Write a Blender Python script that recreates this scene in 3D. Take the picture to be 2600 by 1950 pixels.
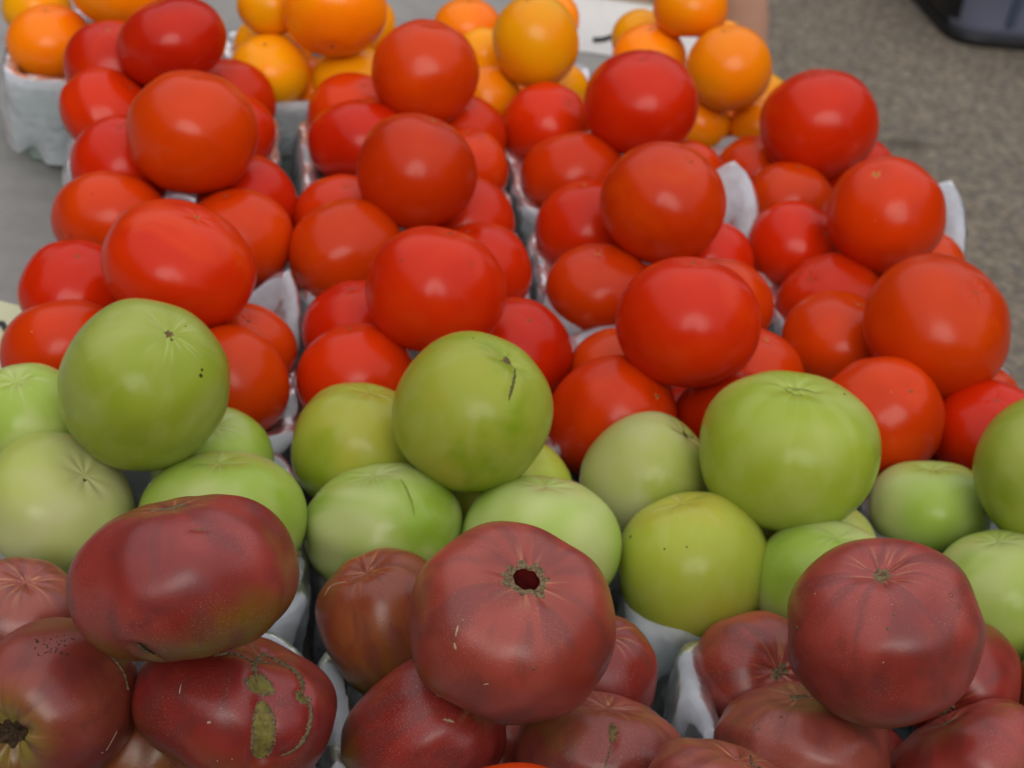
import bpy, bmesh, math, random
import numpy as np
from mathutils import Vector, Matrix, noise

# ------------------------------------------------------------------ camera, sky, sun, exposure
scene = bpy.context.scene
col = scene.collection
for o in list(bpy.data.objects):
    bpy.data.objects.remove(o)

CAM = Vector((0.0103, -0.5621, 1.3923))
RIGHT = Vector((0.98235, -0.12026, 0.14326))
UP = Vector((-0.05584, 0.54239, 0.83827))
FWD = Vector((0.17851, 0.83148, -0.5261))
cd = bpy.data.cameras.new('camera')
cam = bpy.data.objects.new('camera', cd)
col.objects.link(cam)
m = Matrix((RIGHT, UP, -FWD)).transposed().to_4x4()
m.translation = CAM
cam.matrix_world = m
cd.sensor_width = 36.0
cd.lens = 62.465
cd.clip_start = 0.02
cd.clip_end = 2000.0
cd.dof.use_dof = True
cd.dof.focus_distance = 0.665
cd.dof.aperture_fstop = 17.0
scene.camera = cam

SUN_ELEV, SUN_AZ = 32.0, 186.0          # degrees; azimuth clockwise from +Y: behind the photographer
SUN_STRENGTH, SUN_ANGLE, SKY = 1.3, 38.0, 0.10
CLOUD = 12.5
world = bpy.data.worlds.new('World')
scene.world = world
world.use_nodes = True
wn = world.node_tree
wn.nodes.clear()
wo = wn.nodes.new('ShaderNodeOutputWorld')
wb = wn.nodes.new('ShaderNodeBackground')
ws = wn.nodes.new('ShaderNodeTexSky')
ws.sky_type = 'NISHITA'
ws.sun_disc = False
ws.sun_elevation = math.radians(SUN_ELEV)
ws.sun_rotation = math.radians(SUN_AZ)
ws.dust_density = 2.0
ws.ozone_density = 1.0
wb.inputs['Strength'].default_value = SKY
# thin overcast: an even cloud deck, three times brighter overhead than at the horizon, over the clear sky
wt = wn.nodes.new('ShaderNodeTexCoord')
wx = wn.nodes.new('ShaderNodeSeparateXYZ')
wr = wn.nodes.new('ShaderNodeMapRange')
wr.inputs['From Min'].default_value, wr.inputs['From Max'].default_value = 0.0, 1.0
wr.inputs['To Min'].default_value, wr.inputs['To Max'].default_value = CLOUD / 3.0, CLOUD
wc_ = wn.nodes.new('ShaderNodeVectorMath'); wc_.operation = 'SCALE'
wc_.inputs[0].default_value = (1.0, 0.978, 1.03)
wm = wn.nodes.new('ShaderNodeMix'); wm.data_type = 'RGBA'
wm.inputs[0].default_value = 0.80
wn.links.new(wt.outputs['Generated'], wx.inputs[0])
wn.links.new(wx.outputs[2], wr.inputs['Value'])
wn.links.new(wr.outputs['Result'], wc_.inputs['Scale'])
wn.links.new(ws.outputs[0], wm.inputs[6])
wn.links.new(wc_.outputs[0], wm.inputs[7])
wn.links.new(wm.outputs[2], wb.inputs[0])
wn.links.new(wb.outputs[0], wo.inputs[0])

sd = bpy.data.lights.new('sun', 'SUN')
sd.energy = SUN_STRENGTH
sd.angle = math.radians(SUN_ANGLE)
sd.color = (1.0, 0.95, 0.88)
sun = bpy.data.objects.new('sun', sd)
col.objects.link(sun)
e, a = math.radians(SUN_ELEV), math.radians(SUN_AZ)
to_sun = Vector((math.sin(a) * math.cos(e), math.cos(a) * math.cos(e), math.sin(e)))
sun.rotation_euler = to_sun.to_track_quat('Z', 'Y').to_euler()
sun.location = to_sun * 20

vs = scene.view_settings
vs.view_transform = 'Standard'
vs.look = 'None'
vs.exposure = 0.20
vs.gamma = 1.0
vs.use_curve_mapping = False
scene.cycles.use_denoising = True
scene.cycles.max_bounces = 6
scene.cycles.diffuse_bounces = 3
scene.cycles.glossy_bounces = 3
scene.cycles.transmission_bounces = 3
scene.cycles.transparent_max_bounces = 6
scene.cycles.caustics_reflective = False
scene.cycles.caustics_refractive = False

# ------------------------------------------------------------------ helpers
def tag(o, label=None, cat=None, group=None, kind=None):
    if label: o['label'] = label
    if cat: o['category'] = cat
    if group: o['group'] = group
    if kind: o['kind'] = kind
    return o

def mesh_obj(name, verts, faces, mat, parent=None, smooth=True, matrix=None):
    me = bpy.data.meshes.new(name)
    me.from_pydata([tuple(map(float, v)) for v in verts], [], [tuple(f) for f in faces])
    me.update()
    if smooth:
        me.polygons.foreach_set('use_smooth', [True] * len(me.polygons))
    for mt in (mat if isinstance(mat, (list, tuple)) else [mat]):
        me.materials.append(mt)
    o = bpy.data.objects.new(name, me)
    col.objects.link(o)
    if parent is not None:
        o.parent = parent
    if matrix is not None:
        o.matrix_world = matrix
    return o

def empty(name, loc=(0, 0, 0), rz=0.0):
    o = bpy.data.objects.new(name, None)
    o.empty_display_size = 0.05
    col.objects.link(o)
    o.location = loc
    o.rotation_euler = (0, 0, rz)
    return o

def bm_obj(name, bm, mat, parent=None, smooth=False):
    me = bpy.data.meshes.new(name)
    bm.to_mesh(me)
    bm.free()
    me.materials.append(mat)
    if smooth:
        me.polygons.foreach_set('use_smooth', [True] * len(me.polygons))
    o = bpy.data.objects.new(name, me)
    col.objects.link(o)
    if parent is not None:
        o.parent = parent
    return o

def add_box(bm, c, s, rot=None, bevel=0.0):
    r = bmesh.ops.create_cube(bm, size=1.0)
    vs_ = r['verts']
    M = Matrix.Translation(c) @ (rot.to_4x4() if rot else Matrix()) @ Matrix.Diagonal((s[0], s[1], s[2], 1))
    bmesh.ops.transform(bm, matrix=M, verts=vs_)
    if bevel:
        ed = list({e_ for v in vs_ for e_ in v.link_edges})
        bmesh.ops.bevel(bm, geom=ed, offset=bevel, segments=2, affect='EDGES', profile=0.5)

def add_tube(bm, p, q, r1, r2=None, seg=14):
    p, q = Vector(p), Vector(q)
    d = q - p
    M = Matrix.Translation((p + q) / 2) @ d.to_track_quat('Z', 'Y').to_matrix().to_4x4()
    bmesh.ops.create_cone(bm, cap_ends=True, segments=seg, radius1=r1, radius2=r2 if r2 else r1, depth=d.length, matrix=M)

# ------------------------------------------------------------------ materials
class NT:
    def __init__(self, name):
        self.mat = bpy.data.materials.new(name)
        self.mat.use_nodes = True
        self.t = self.mat.node_tree
        self.b = self.t.nodes['Principled BSDF']
        self.out = self.t.nodes['Material Output']
    def n(self, typ, **kw):
        nd = self.t.nodes.new('ShaderNode' + typ)
        for k, v in kw.items():
            setattr(nd, k, v)
        return nd
    def l(self, a_, b_):
        self.t.links.new(a_, b_)
    def val(self, sock, v):
        if hasattr(v, 'is_output') or hasattr(v, 'links'):
            self.l(v, sock)
        else:
            sock.default_value = v
    def math(self, op, a_, b_=None, c_=None, clamp=False):
        nd = self.n('Math', operation=op, use_clamp=clamp)
        self.val(nd.inputs[0], a_)
        if b_ is not None: self.val(nd.inputs[1], b_)
        if c_ is not None: self.val(nd.inputs[2], c_)
        return nd.outputs[0]
    def vmath(self, op, a_, b_):
        nd = self.n('VectorMath', operation=op)
        self.val(nd.inputs[0], a_)
        self.val(nd.inputs[1], b_)
        return nd.outputs[0]
    def noise(self, vec, scale, detail=2.0, rough=0.5, dist=0.0):
        nd = self.n('TexNoise')
        if vec is not None: self.l(vec, nd.inputs['Vector'])
        nd.inputs['Scale'].default_value = scale
        nd.inputs['Detail'].default_value = detail
        nd.inputs['Roughness'].default_value = rough
        nd.inputs['Distortion'].default_value = dist
        return nd.outputs['Fac']
    def ramp(self, fac, a_, b_):          # smooth 0..1 between a_ and b_
        nd = self.n('MapRange', interpolation_type='SMOOTHSTEP')
        self.l(fac, nd.inputs['Value'])
        nd.inputs['From Min'].default_value = a_
        nd.inputs['From Max'].default_value = b_
        return nd.outputs['Result']
    def mix(self, fac, c1, c2):
        nd = self.n('Mix', data_type='RGBA')
        self.val(nd.inputs[0], fac)
        self.val(nd.inputs[6], c1 if hasattr(c1, 'links') else (*c1, 1))
        self.val(nd.inputs[7], c2 if hasattr(c2, 'links') else (*c2, 1))
        return nd.outputs[2]
    def bump(self, h, strength, dist):
        nd = self.n('Bump')
        nd.inputs['Strength'].default_value = strength
        nd.inputs['Distance'].default_value = dist
        self.l(h, nd.inputs['Height'])
        self.l(nd.outputs[0], self.b.inputs['Normal'])
        return nd
    def objvec(self):
        tc = self.n('TexCoord')
        oi = self.n('ObjectInfo')
        cb = self.n('CombineXYZ')
        for i, k in enumerate((1.7, 3.1, 2.3)):
            self.l(self.math('MULTIPLY', oi.outputs['Random'], k), cb.inputs[i])
        return tc.outputs['Object'], self.vmath('ADD', tc.outputs['Object'], cb.outputs[0]), oi.outputs['Random']

def skin(name, c1, c2, c3=None, shoulder=None, sh=(0.2, -0.3), scale=22.0, streak=None, rough=0.23, sss=0.0, sss_col=None,
         speck=0.0, spec=0.22, patch=(0.52, 0.72), size=0.035, top=None, band=None, spots=0.0):
    """Fruit skin: two tones in soft patches, an unripe tone towards the stem shoulder, streaks round the upper pole, pale dust."""
    N = NT(name)
    ov, v, rnd = N.objvec()
    n1 = N.noise(v, scale, 2.0, 0.5, 0.3)
    c = N.mix(N.ramp(n1, 0.36, 0.64), c1, c2)
    if c3:
        c = N.mix(N.math('MULTIPLY', N.ramp(N.noise(v, scale * 0.8, 3.0, 0.55, 0.6), *patch), 0.85), c, c3)
    sp = N.n('SeparateXYZ')
    N.l(ov, sp.inputs[0])
    X, Y, Z = sp.outputs
    if shoulder:
        zz = N.math('ADD', N.math('DIVIDE', Z, size), N.math('MULTIPLY', N.math('SUBTRACT', N.noise(v, 30, 2.0), 0.5), 1.6))
        c = N.mix(N.ramp(zz, *sh), c, shoulder)
    rho = N.math('SQRT', N.math('ADD', N.math('MULTIPLY', X, X), N.math('MULTIPLY', Y, Y)))
    up = N.ramp(Z, 0.0, 0.004)
    if top:
        c = N.mix(N.math('MULTIPLY', N.math('MULTIPLY', N.ramp(rho, size * 0.75, size * 0.1), up), 0.7), c, top)
    if streak:
        cb = N.n('CombineXYZ')
        N.l(N.math('DIVIDE', X, N.math('ADD', rho, 0.0005)), cb.inputs[0])
        N.l(N.math('DIVIDE', Y, N.math('ADD', rho, 0.0005)), cb.inputs[1])
        N.l(N.math('MULTIPLY', rnd, 9.0), cb.inputs[2])
        st = N.ramp(N.noise(cb.outputs[0], 5.5, 1.0), 0.58, 0.66)
        fall = N.math('MULTIPLY', N.ramp(rho, size * 0.62, size * 0.12), up)
        c = N.mix(N.math('MULTIPLY', N.math('MULTIPLY', st, fall), 0.75), c, streak)
    if band:          # long soft bands from pole to pole
        cb2 = N.n('CombineXYZ')
        N.l(N.math('DIVIDE', X, N.math('ADD', rho, 0.004)), cb2.inputs[0])
        N.l(N.math('DIVIDE', Y, N.math('ADD', rho, 0.004)), cb2.inputs[1])
        N.l(N.math('ADD', N.math('MULTIPLY', Z, 14.0), N.math('MULTIPLY', rnd, 17.0)), cb2.inputs[2])
        c = N.mix(N.math('MULTIPLY', N.ramp(N.noise(cb2.outputs[0], 3.2, 2.0, 0.55, 0.2), 0.46, 0.66), band[1]), c, band[0])
    if speck:
        s = N.ramp(N.noise(v, 2300, 1.0), 0.60, 0.76)
        c = N.mix(N.math('MULTIPLY', N.math('MULTIPLY', s, N.ramp(N.noise(v, 28, 2.0), 0.35, 0.65)), speck), c, (0.55, 0.36, 0.26))
        pale = N.ramp(N.noise(v, 260, 2.0), 0.70, 0.78)
        c = N.mix(N.math('MULTIPLY', pale, 0.05), c, (0.5, 0.36, 0.22))
    hs = N.n('HueSaturation')
    N.l(N.math('ADD', N.math('MULTIPLY', rnd, 0.008), 0.498), hs.inputs['Hue'])
    N.l(N.math('ADD', N.math('MULTIPLY', N.math('FRACT', N.math('MULTIPLY', rnd, 7.3)), 0.22), 0.89), hs.inputs['Value'])
    N.l(c, hs.inputs['Color'])
    c = hs.outputs[0]
    N.l(c, N.b.inputs['Base Color'])
    N.b.inputs['Specular IOR Level'].default_value = spec
    rr = N.math('ADD', N.math('MULTIPLY', N.noise(v, 60, 3.0), 0.14), rough - 0.07)
    N.l(rr, N.b.inputs['Roughness'])
    if sss:
        N.b.inputs['Subsurface Weight'].default_value = sss
        N.b.inputs['Subsurface Radius'].default_value = sss_col or (1.0, 0.25, 0.1)
        N.b.inputs['Subsurface Scale'].default_value = 0.006
    h = N.math('ADD', N.math('MULTIPLY', N.noise(v, 900, 2.0), 0.35), N.math('MULTIPLY', N.noise(v, 70, 3.0), 1.0))
    N.bump(h, 0.12, 0.0012)
    return N.mat

def plain(name, c1, c2, scale, rough=0.8, bump=0.3, bdist=0.001, detail=4.0, spec=0.3):
    N = NT(name)
    ov, v, rnd = N.objvec()
    n1 = N.noise(v, scale, detail, 0.6)
    N.l(N.mix(N.ramp(n1, 0.35, 0.65), c1, c2), N.b.inputs['Base Color'])
    N.b.inputs['Roughness'].default_value = rough
    N.b.inputs['Specular IOR Level'].default_value = spec
    if bump:
        N.bump(N.noise(v, scale * 2.5, 4.0, 0.6), bump, bdist)
    return N.mat

PERSON = (0.99, 2.475, 0.0)
LABELS = {98: 'small orange tomato high on the left of the second pile of the orange row',
          105: 'orange tomato crowning the rightmost pile of the orange row, cut by the top edge',
          106: 'large orange tomato high at the front of the rightmost pile of the orange row',
          44: 'ribbed purple tomato with an open round stem hole, crowning the second purple pile',
          20: 'wide flattened dusky purple tomato crowning the leftmost pile of the purple row',
          68: 'purple tomato with a corky stem scar crowning the third pile of the purple row',
          23: 'purple tomato split by corky cracks and olive pockets, front of the leftmost purple pile',
          22: 'purple tomato with green shoulder, dark stem pit and black specks, at the left edge',
          15: 'green tomato with two brown scabs crowning the leftmost pile of the green row',
          39: 'green tomato with a dark crease at upper right, crowning the second green pile',
          63: 'large flattened green tomato with a looped scar crowning the third green pile',
          0: 'crimson tomato crowning the leftmost pile of the back red row',
          114: 'tip of a bright red tomato at the bottom edge of the photo',
          115: 'pinkish purple tomato cut off by the bottom edge, right of the red tip'}
# ------------------------------------------------------------------ the ground
def ground_mat():
    N = NT('exposed_aggregate')
    tc = N.n('TexCoord')
    v = tc.outputs['Object']
    vo = N.n('TexVoronoi')
    N.l(v, vo.inputs['Vector'])
    vo.inputs['Scale'].default_value = 80.0
    sp = N.n('SeparateColor')
    N.l(vo.outputs['Color'], sp.inputs[0])
    peb = N.mix(N.ramp(sp.outputs[0], 0.1, 0.9), (0.110, 0.093, 0.068), (0.275, 0.232, 0.168))
    peb = N.mix(N.ramp(sp.outputs[1], 0.8, 0.95), peb, (0.10, 0.10, 0.10))
    c = N.mix(N.ramp(vo.outputs['Distance'], 0.42, 0.75), peb, (0.165, 0.142, 0.108))
    big = N.noise(v, 3.0, 4.0, 0.6)
    c = N.mix(N.math('MULTIPLY', N.ramp(big, 0.35, 0.7), 0.18), c, (0.17, 0.145, 0.115))
    # a soft ground shadow painted into the concrete's colour
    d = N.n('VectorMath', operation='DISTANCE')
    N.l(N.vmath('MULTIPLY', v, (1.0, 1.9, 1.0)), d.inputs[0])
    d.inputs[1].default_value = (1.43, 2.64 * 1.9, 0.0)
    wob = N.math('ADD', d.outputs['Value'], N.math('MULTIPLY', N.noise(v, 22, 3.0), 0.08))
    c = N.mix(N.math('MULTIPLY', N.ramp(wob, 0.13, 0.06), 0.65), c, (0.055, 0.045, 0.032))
    N.l(c, N.b.inputs['Base Color'])
    N.b.inputs['Roughness'].default_value = 0.85
    N.b.inputs['Specular IOR Level'].default_value = 0.25
    N.bump(N.math('SUBTRACT', 1.0, vo.outputs['Distance']), 0.6, 0.006)
    return N.mat

g = 150.0
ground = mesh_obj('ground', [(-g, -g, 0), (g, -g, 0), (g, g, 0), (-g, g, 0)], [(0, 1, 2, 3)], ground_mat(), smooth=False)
tag(ground, kind='structure')

# ------------------------------------------------------------------ unseen brick buildings added all round to cut low sky light
brickm = plain('hall_brick', (0.13, 0.062, 0.045), (0.09, 0.05, 0.04), 6.0, 0.9, 0.3, 0.01)
glassm = plain('hall_glass', (0.02, 0.025, 0.03), (0.03, 0.035, 0.04), 1.0, 0.15, 0.0)
slate = plain('hall_roof', (0.05, 0.05, 0.055), (0.07, 0.07, 0.075), 4.0, 0.8, 0.2, 0.01)
def blocker_hall(loc, rz, length, height, label):
    root = empty('added_brick_building', loc, rz)
    tag(root, label, 'building', 'added brick buildings blocking low sky light')
    bm = bmesh.new(); add_box(bm, (0, 0, height / 2), (length, 5, height)); bm_obj('wall', bm, brickm, root)
    bm = bmesh.new(); add_box(bm, (0, 0, height + 0.1), (length + 0.6, 5.6, 0.2)); add_box(bm, (0, 0, height + 0.35), (length - 1, 4.4, 0.3)); bm_obj('roof', bm, slate, root)
    n_ = int(length / 2.6)
    for s_ in range(int((height - 0.6) / 2.8)):
        for k_ in range(n_):
            bm = bmesh.new(); add_box(bm, ((k_ - (n_ - 1) / 2) * 2.6, 2.5, 1.75 + 2.8 * s_), (1.3, 0.08, 1.5)); bm_obj('window', bm, glassm, root)
blocker_hall((-1.2, -9.0, 0), math.radians(-11), 18, 3.4, 'long low brick building added unseen behind the photographer to block low sky')
blocker_hall((-10.5, 1.0, 0), math.radians(-97), 18, 6.2, 'two storey brick building added as a sky blocker on the left, outside the picture')
blocker_hall((12.0, 1.0, 0), math.radians(84), 18, 6.2, 'two storey brick building added as a sky blocker on the right, outside the picture')
blocker_hall((1.0, 15.0, 0), math.radians(180), 20, 6.2, 'two storey brick building added as a sky blocker at the far end, above the picture')

# ------------------------------------------------------------------ table
TABLE_Z = 0.775
tabmat = plain('grey_table_plastic', (0.245, 0.242, 0.226), (0.285, 0.280, 0.258), 26.0, 0.55, 0.25, 0.0006)
legmat = plain('table_leg_paint', (0.06, 0.06, 0.065), (0.09, 0.09, 0.09), 30.0, 0.5, 0.1)
table = empty('folding_table', (-0.3, 0.475, 0))
tag(table, 'grey folding table under all the boxes of tomatoes', 'table')
bm = bmesh.new()
add_box(bm, (0, 0, TABLE_Z - 0.02), (1.62, 1.40, 0.04), bevel=0.008)
bm_obj('table_top', bm, tabmat, table)
for sx in (-1, 1):
    for sy in (-1, 1):
        bm = bmesh.new()
        add_tube(bm, (sx * 0.66, sy * 0.58, 0), (sx * 0.66, sy * 0.58, TABLE_Z - 0.041), 0.014)
        bm_obj('leg', bm, legmat, table, True)
    bm = bmesh.new()
    add_tube(bm, (sx * 0.66, -0.58, 0.16), (sx * 0.66, 0.58, 0.16), 0.009)
    bm_obj('crossbar', bm, legmat, table, True)

# ------------------------------------------------------------------ produce boxes and their plastic bags
def pulp_mat():
    N = NT('pulp_fibre')
    ov, v, rnd = N.objvec()
    c = N.mix(N.ramp(N.noise(v, 60, 4.0, 0.6), 0.3, 0.7), (0.36, 0.47, 0.43), (0.44, 0.54, 0.50))
    c = N.mix(N.math('MULTIPLY', N.ramp(N.noise(v, 400, 2.0), 0.6, 0.75), 0.4), c, (0.30, 0.38, 0.35))
    N.l(c, N.b.inputs['Base Color'])
    N.b.inputs['Roughness'].default_value = 0.9
    N.b.inputs['Specular IOR Level'].default_value = 0.15
    N.bump(N.noise(v, 350, 4.0, 0.65), 0.5, 0.0012)
    return N.mat
pulp = pulp_mat()
lip_mat = plain('pulp_lip', (0.50, 0.51, 0.49), (0.58, 0.58, 0.55), 80.0, 0.85, 0.4, 0.0008)

def film_mat():
    N = NT('bag_film')
    ov, v, rnd = N.objvec()
    t = N.t
    dif = N.n('BsdfDiffuse'); dif.inputs['Color'].default_value = (0.70, 0.75, 0.79, 1)
    tra = N.n('BsdfTranslucent'); tra.inputs['Color'].default_value = (0.66, 0.73, 0.79, 1)
    glo = N.n('BsdfGlossy'); glo.inputs['Roughness'].default_value = 0.36; glo.inputs['Color'].default_value = (1, 1, 1, 1)
    tp = N.n('BsdfTransparent')
    bp = N.n('Bump'); bp.inputs['Strength'].default_value = 0.55; bp.inputs['Distance'].default_value = 0.004
    h = N.math('ADD', N.noise(v, 38, 1.5, 0.5, 2.0), N.math('MULTIPLY', N.noise(v, 120, 1.0, 0.5, 1.0), 0.15))
    N.l(h, bp.inputs['Height'])
    for s_ in (dif, tra, glo): N.l(bp.outputs[0], s_.inputs['Normal'])
    m1 = N.n('MixShader'); m1.inputs[0].default_value = 0.40
    N.l(dif.outputs[0], m1.inputs[1]); N.l(tra.outputs[0], m1.inputs[2])
    fr = N.n('Fresnel'); fr.inputs['IOR'].default_value = 1.22
    m2 = N.n('MixShader')
    N.l(fr.outputs[0], m2.inputs[0]); N.l(m1.outputs[0], m2.inputs[1]); N.l(glo.outputs[0], m2.inputs[2])
    m3 = N.n('MixShader')
    N.l(N.math('MULTIPLY', N.ramp(N.noise(v, 35, 2.0), 0.30, 0.7), 0.48), m3.inputs[0])
    N.l(m2.outputs[0], m3.inputs[1]); N.l(tp.outputs[0], m3.inputs[2])
    N.l(m3.outputs[0], N.out.inputs['Surface'])
    return N.mat
film = film_mat()

RIM = 0.848
def rsq(n, hx, hy, r):
    """Rounded rectangle, n points, counter-clockwise, with outward normals."""
    pts = []
    per = 4 * (hx + hy - 2 * r) + 2 * math.pi * r
    segs = []
    for cx_, cy_, a0 in ((hx - r, hy - r, 0), (-(hx - r), hy - r, 90), (-(hx - r), -(hy - r), 180), (hx - r, -(hy - r), 270)):
        for k in range(13):
            t = math.radians(a0 + 90 * k / 12)
            segs.append((cx_ + r * math.cos(t), cy_ + r * math.sin(t), math.cos(t), math.sin(t)))
    segs.append(segs[0])
    d = [0]
    for i in range(1, len(segs)):
        d.append(d[-1] + math.hypot(segs[i][0] - segs[i - 1][0], segs[i][1] - segs[i - 1][1]))
    out = []
    for i in range(n):
        s = d[-1] * i / n
        j = max(k for k in range(len(d)) if d[k] <= s + 1e-9)
        j = min(j, len(segs) - 2)
        t = (s - d[j]) / max(d[j + 1] - d[j], 1e-9)
        A_, B_ = segs[j], segs[j + 1]
        p_ = [A_[q] + (B_[q] - A_[q]) * t for q in range(4)]
        l_ = math.hypot(p_[2], p_[3])
        out.append((p_[0], p_[1], p_[2] / l_, p_[3] / l_))
    return out

def loft(rows, closed_bottom=True):
    """rows: list of rings (same length); returns verts, faces."""
    n = len(rows[0])
    verts = [p for r_ in rows for p in r_]
    faces = []
    for k in range(len(rows) - 1):
        for i in range(n):
            j = (i + 1) % n
            faces.append((k * n + i, k * n + j, (k + 1) * n + j, (k + 1) * n + i))
    return verts, faces

HX, HY = 0.0665, 0.0645
def make_box(cx, cy, rz):
    root = empty('produce_box', (cx, cy, TABLE_Z + 0.0005), rz)
    H = RIM - TABLE_Z
    ring = lambda off, z, r=0.016: [(p[0], p[1], z) for p in rsq(48, HX + off, HY + off, max(r + off * 0.5, 0.006))]
    rows = [ring(-0.016, 0.0), ring(-0.0135, 0.003), ring(-0.008, H * 0.45), ring(-0.002, H - 0.007),
            ring(-0.004, H - 0.007), ring(-0.0055, H * 0.75), ring(-0.007, 0.030)]
    vv, ff = loft(rows)
    n = 48
    ff.append(tuple(range(n - 1, -1, -1)))
    ff.append(tuple(range(6 * n, 7 * n)))
    mesh_obj('box_wall', vv, ff, pulp, root)
    rows = [ring(-0.0018, H - 0.009), ring(0.0005, H - 0.008), ring(0.001, H - 0.002), ring(-0.001, H), ring(-0.0035, H), ring(-0.0045, H - 0.004)]
    vv, ff = loft(rows)
    mesh_obj('rim', vv, ff, lip_mat, root)
    return root

def make_liner(cx, cy, rz, seed, ears=(), drop=(0.02, 0.055), flare=1.0):
    rnd = random.Random(seed)
    n = 168
    base = rsq(n, HX, HY, 0.017)
    fl = [(rnd.randint(2, 4), rnd.uniform(0, 6.28)), (rnd.randint(5, 8), rnd.uniform(0, 6.28)), (rnd.randint(11, 17), rnd.uniform(0, 6.28))]
    fo = [(rnd.randint(3, 6), rnd.uniform(0, 6.28)), (rnd.randint(8, 12), rnd.uniform(0, 6.28)), (rnd.randint(15, 23), rnd.uniform(0, 6.28))]
    w = lambda fs, t, ws_: sum(a_ * (math.sin(k * t + p_) if q_ == 0 else math.asin(0.98 * math.sin(k * t + p_)) / 1.37) for q_, ((k, p_), a_) in enumerate(zip(fs, ws_)))
    rows = [[] for _ in range(20)]
    H = RIM
    for i in range(n):
        x, y, nx, ny = base[i]
        t = 2 * math.pi * i / n
        ang = math.degrees(math.atan2(y / HY, x / HX))
        ear, eo = 0.0, 0.0
        for ea, eh, ew, ef in ears:
            dd = (ang - ea + 180) % 360 - 180
            gg = max(0.0, 1 - abs(dd) / (1.5 * ew)) ** 0.75
            ear += eh * gg
            eo += ef * gg
        lift = 0.0020 + 0.0020 * w(fl, t, (0.5, 0.7, 0.6)) + ear
        dr = drop[0] + (drop[1] - drop[0]) * (0.5 + 0.5 * max(-1, min(1, w(fo, t, (0.8, 0.6, 0.3))))) 
        if ear > 0.008: dr *= 0.35
        dr = min(dr, RIM - TABLE_Z - 0.006)
        prof = []
        for k in range(7):                       # inside, floor to rim
            q = k / 6
            off = -0.011 + 0.004 * q + 0.0016 * w(fo, t * 1.0, (0.4, 0.5, 0.6)) * q
            prof.append((off, 0.815 + (H - 0.815) * q))
        for k in range(1, 6):                    # standing part and fold over the rim
            q = k / 5
            prof.append((-0.007 + (0.0095 + eo) * q ** 1.4 + 0.001 * w(fl, t, (0, .5, 1)), H + lift * math.sin(q * math.pi * 0.5) if q < 0.95 else H + lift * 0.86))
        for k in range(1, 9):                    # the mouth of the bag hanging outside
            q = k / 8
            rip = (0.0007 + 0.0042 * q * flare) * (w(fo, t, (0.6, 0.8, 0.7)) * 0.6 + 0.55)
            prof.append((0.0030 + eo * (1 - 0.3 * q) - 0.0085 * q * q * (dr / 0.07) + rip + 0.0012, H + lift * 0.86 - (dr + ear) * q + 0.0006 * w(fo, t + q, (0, 0, 1))))
        for k, (off, z) in enumerate(prof):
            if k > 6:                            # crumple of the thin film
                q = min(1.0, (k - 6) / 7)
                nz = (0.5 - abs(noise.noise((x * 55 + seed * 3.1, y * 55, z * 60)))) + 0.6 * (0.4 - abs(noise.noise((x * 130, y * 130 + seed, z * 90))))
                off += 0.0034 * q * nz
                z += 0.0022 * q * noise.noise((x * 70, y * 70, seed * 1.7))
            rows[k].append((x + nx * off, y + ny * off, z))
    vv, ff = loft(rows)
    vv.append((0, 0, 0.813))
    c0 = len(vv) - 1
    for i in range(n):
        ff.append((i, (i + 1) % n, c0))
    vv = [(p[0], p[1], p[2] - TABLE_Z) for p in vv]
    o = mesh_obj('plastic_bag', vv, ff, film)
    o.location = (cx, cy, TABLE_Z + 0.001)
    o.rotation_euler = (0, 0, rz)
    return o

BOX = {}
bj = random.Random(11)
for c in range(4):
    for r in range(5):
        BOX[(c, r)] = (0.15 * c + bj.uniform(-0.002, 0.002), 0.1452 * r + bj.uniform(-0.002, 0.002), math.radians(bj.uniform(-1.5, 1.5)))
BOX[(2, 0)] = (0.318, -0.002, 0.01)
BOX[(3, 0)] = (0.469, 0.0, 0.0)
BOX[(0, 4)] = (-0.008, 0.590, 0.01)
BOX[(1, -1)] = (0.168, -0.148, 0.0)
for c, (x, y) in enumerate(((-0.066, 0.737), (0.093, 0.735), (0.247, 0.735), (0.402, 0.733))):
    BOX[(c, 5)] = (x, y, math.radians(-1.0 + c * 0.7))
EARS = {(3, 3): ((46, 0.056, 17, 0.016),), (0, 2): ((44, 0.034, 13, 0.002),), (2, 0): ((150, 0.010, 26, 0.006),),
        (2, 2): ((110, 0.006, 20, 0.002),), (1, 3): ((-165, 0.006, 25, 0.003),), (2, 3): ((48, 0.058, 17, 0.015), (-150, 0.005, 30, 0.004))}
COLN = ('leftmost', 'second', 'third', 'rightmost')
def pile(c, r):
    if r == -1: return 'cut-off pile at the bottom edge'
    kind = {0: 'purple row', 1: 'green row', 2: 'front red row', 3: 'middle red row', 4: 'back red row', 5: 'orange row'}[r]
    return '%s pile of the %s' % (COLN[c], kind)
for (c, r), (x, y, rz) in BOX.items():
    b = make_box(x, y, rz)
    tag(b, 'pale green pulp box under the ' + pile(c, r), 'box', 'pulp boxes on the table')
    long_ = (0.045, 0.074) if r == 5 else ((0.03, 0.07) if r in (0, 1) else (0.022, 0.062))
    l = make_liner(x, y, rz, 100 + c * 10 + r, EARS.get((c, r), ()), long_, 1.25 if r <= 1 else 1.0)
    tag(l, 'white plastic bag lining the box of the ' + pile(c, r), 'plastic bag', 'bags lining the boxes')

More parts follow.
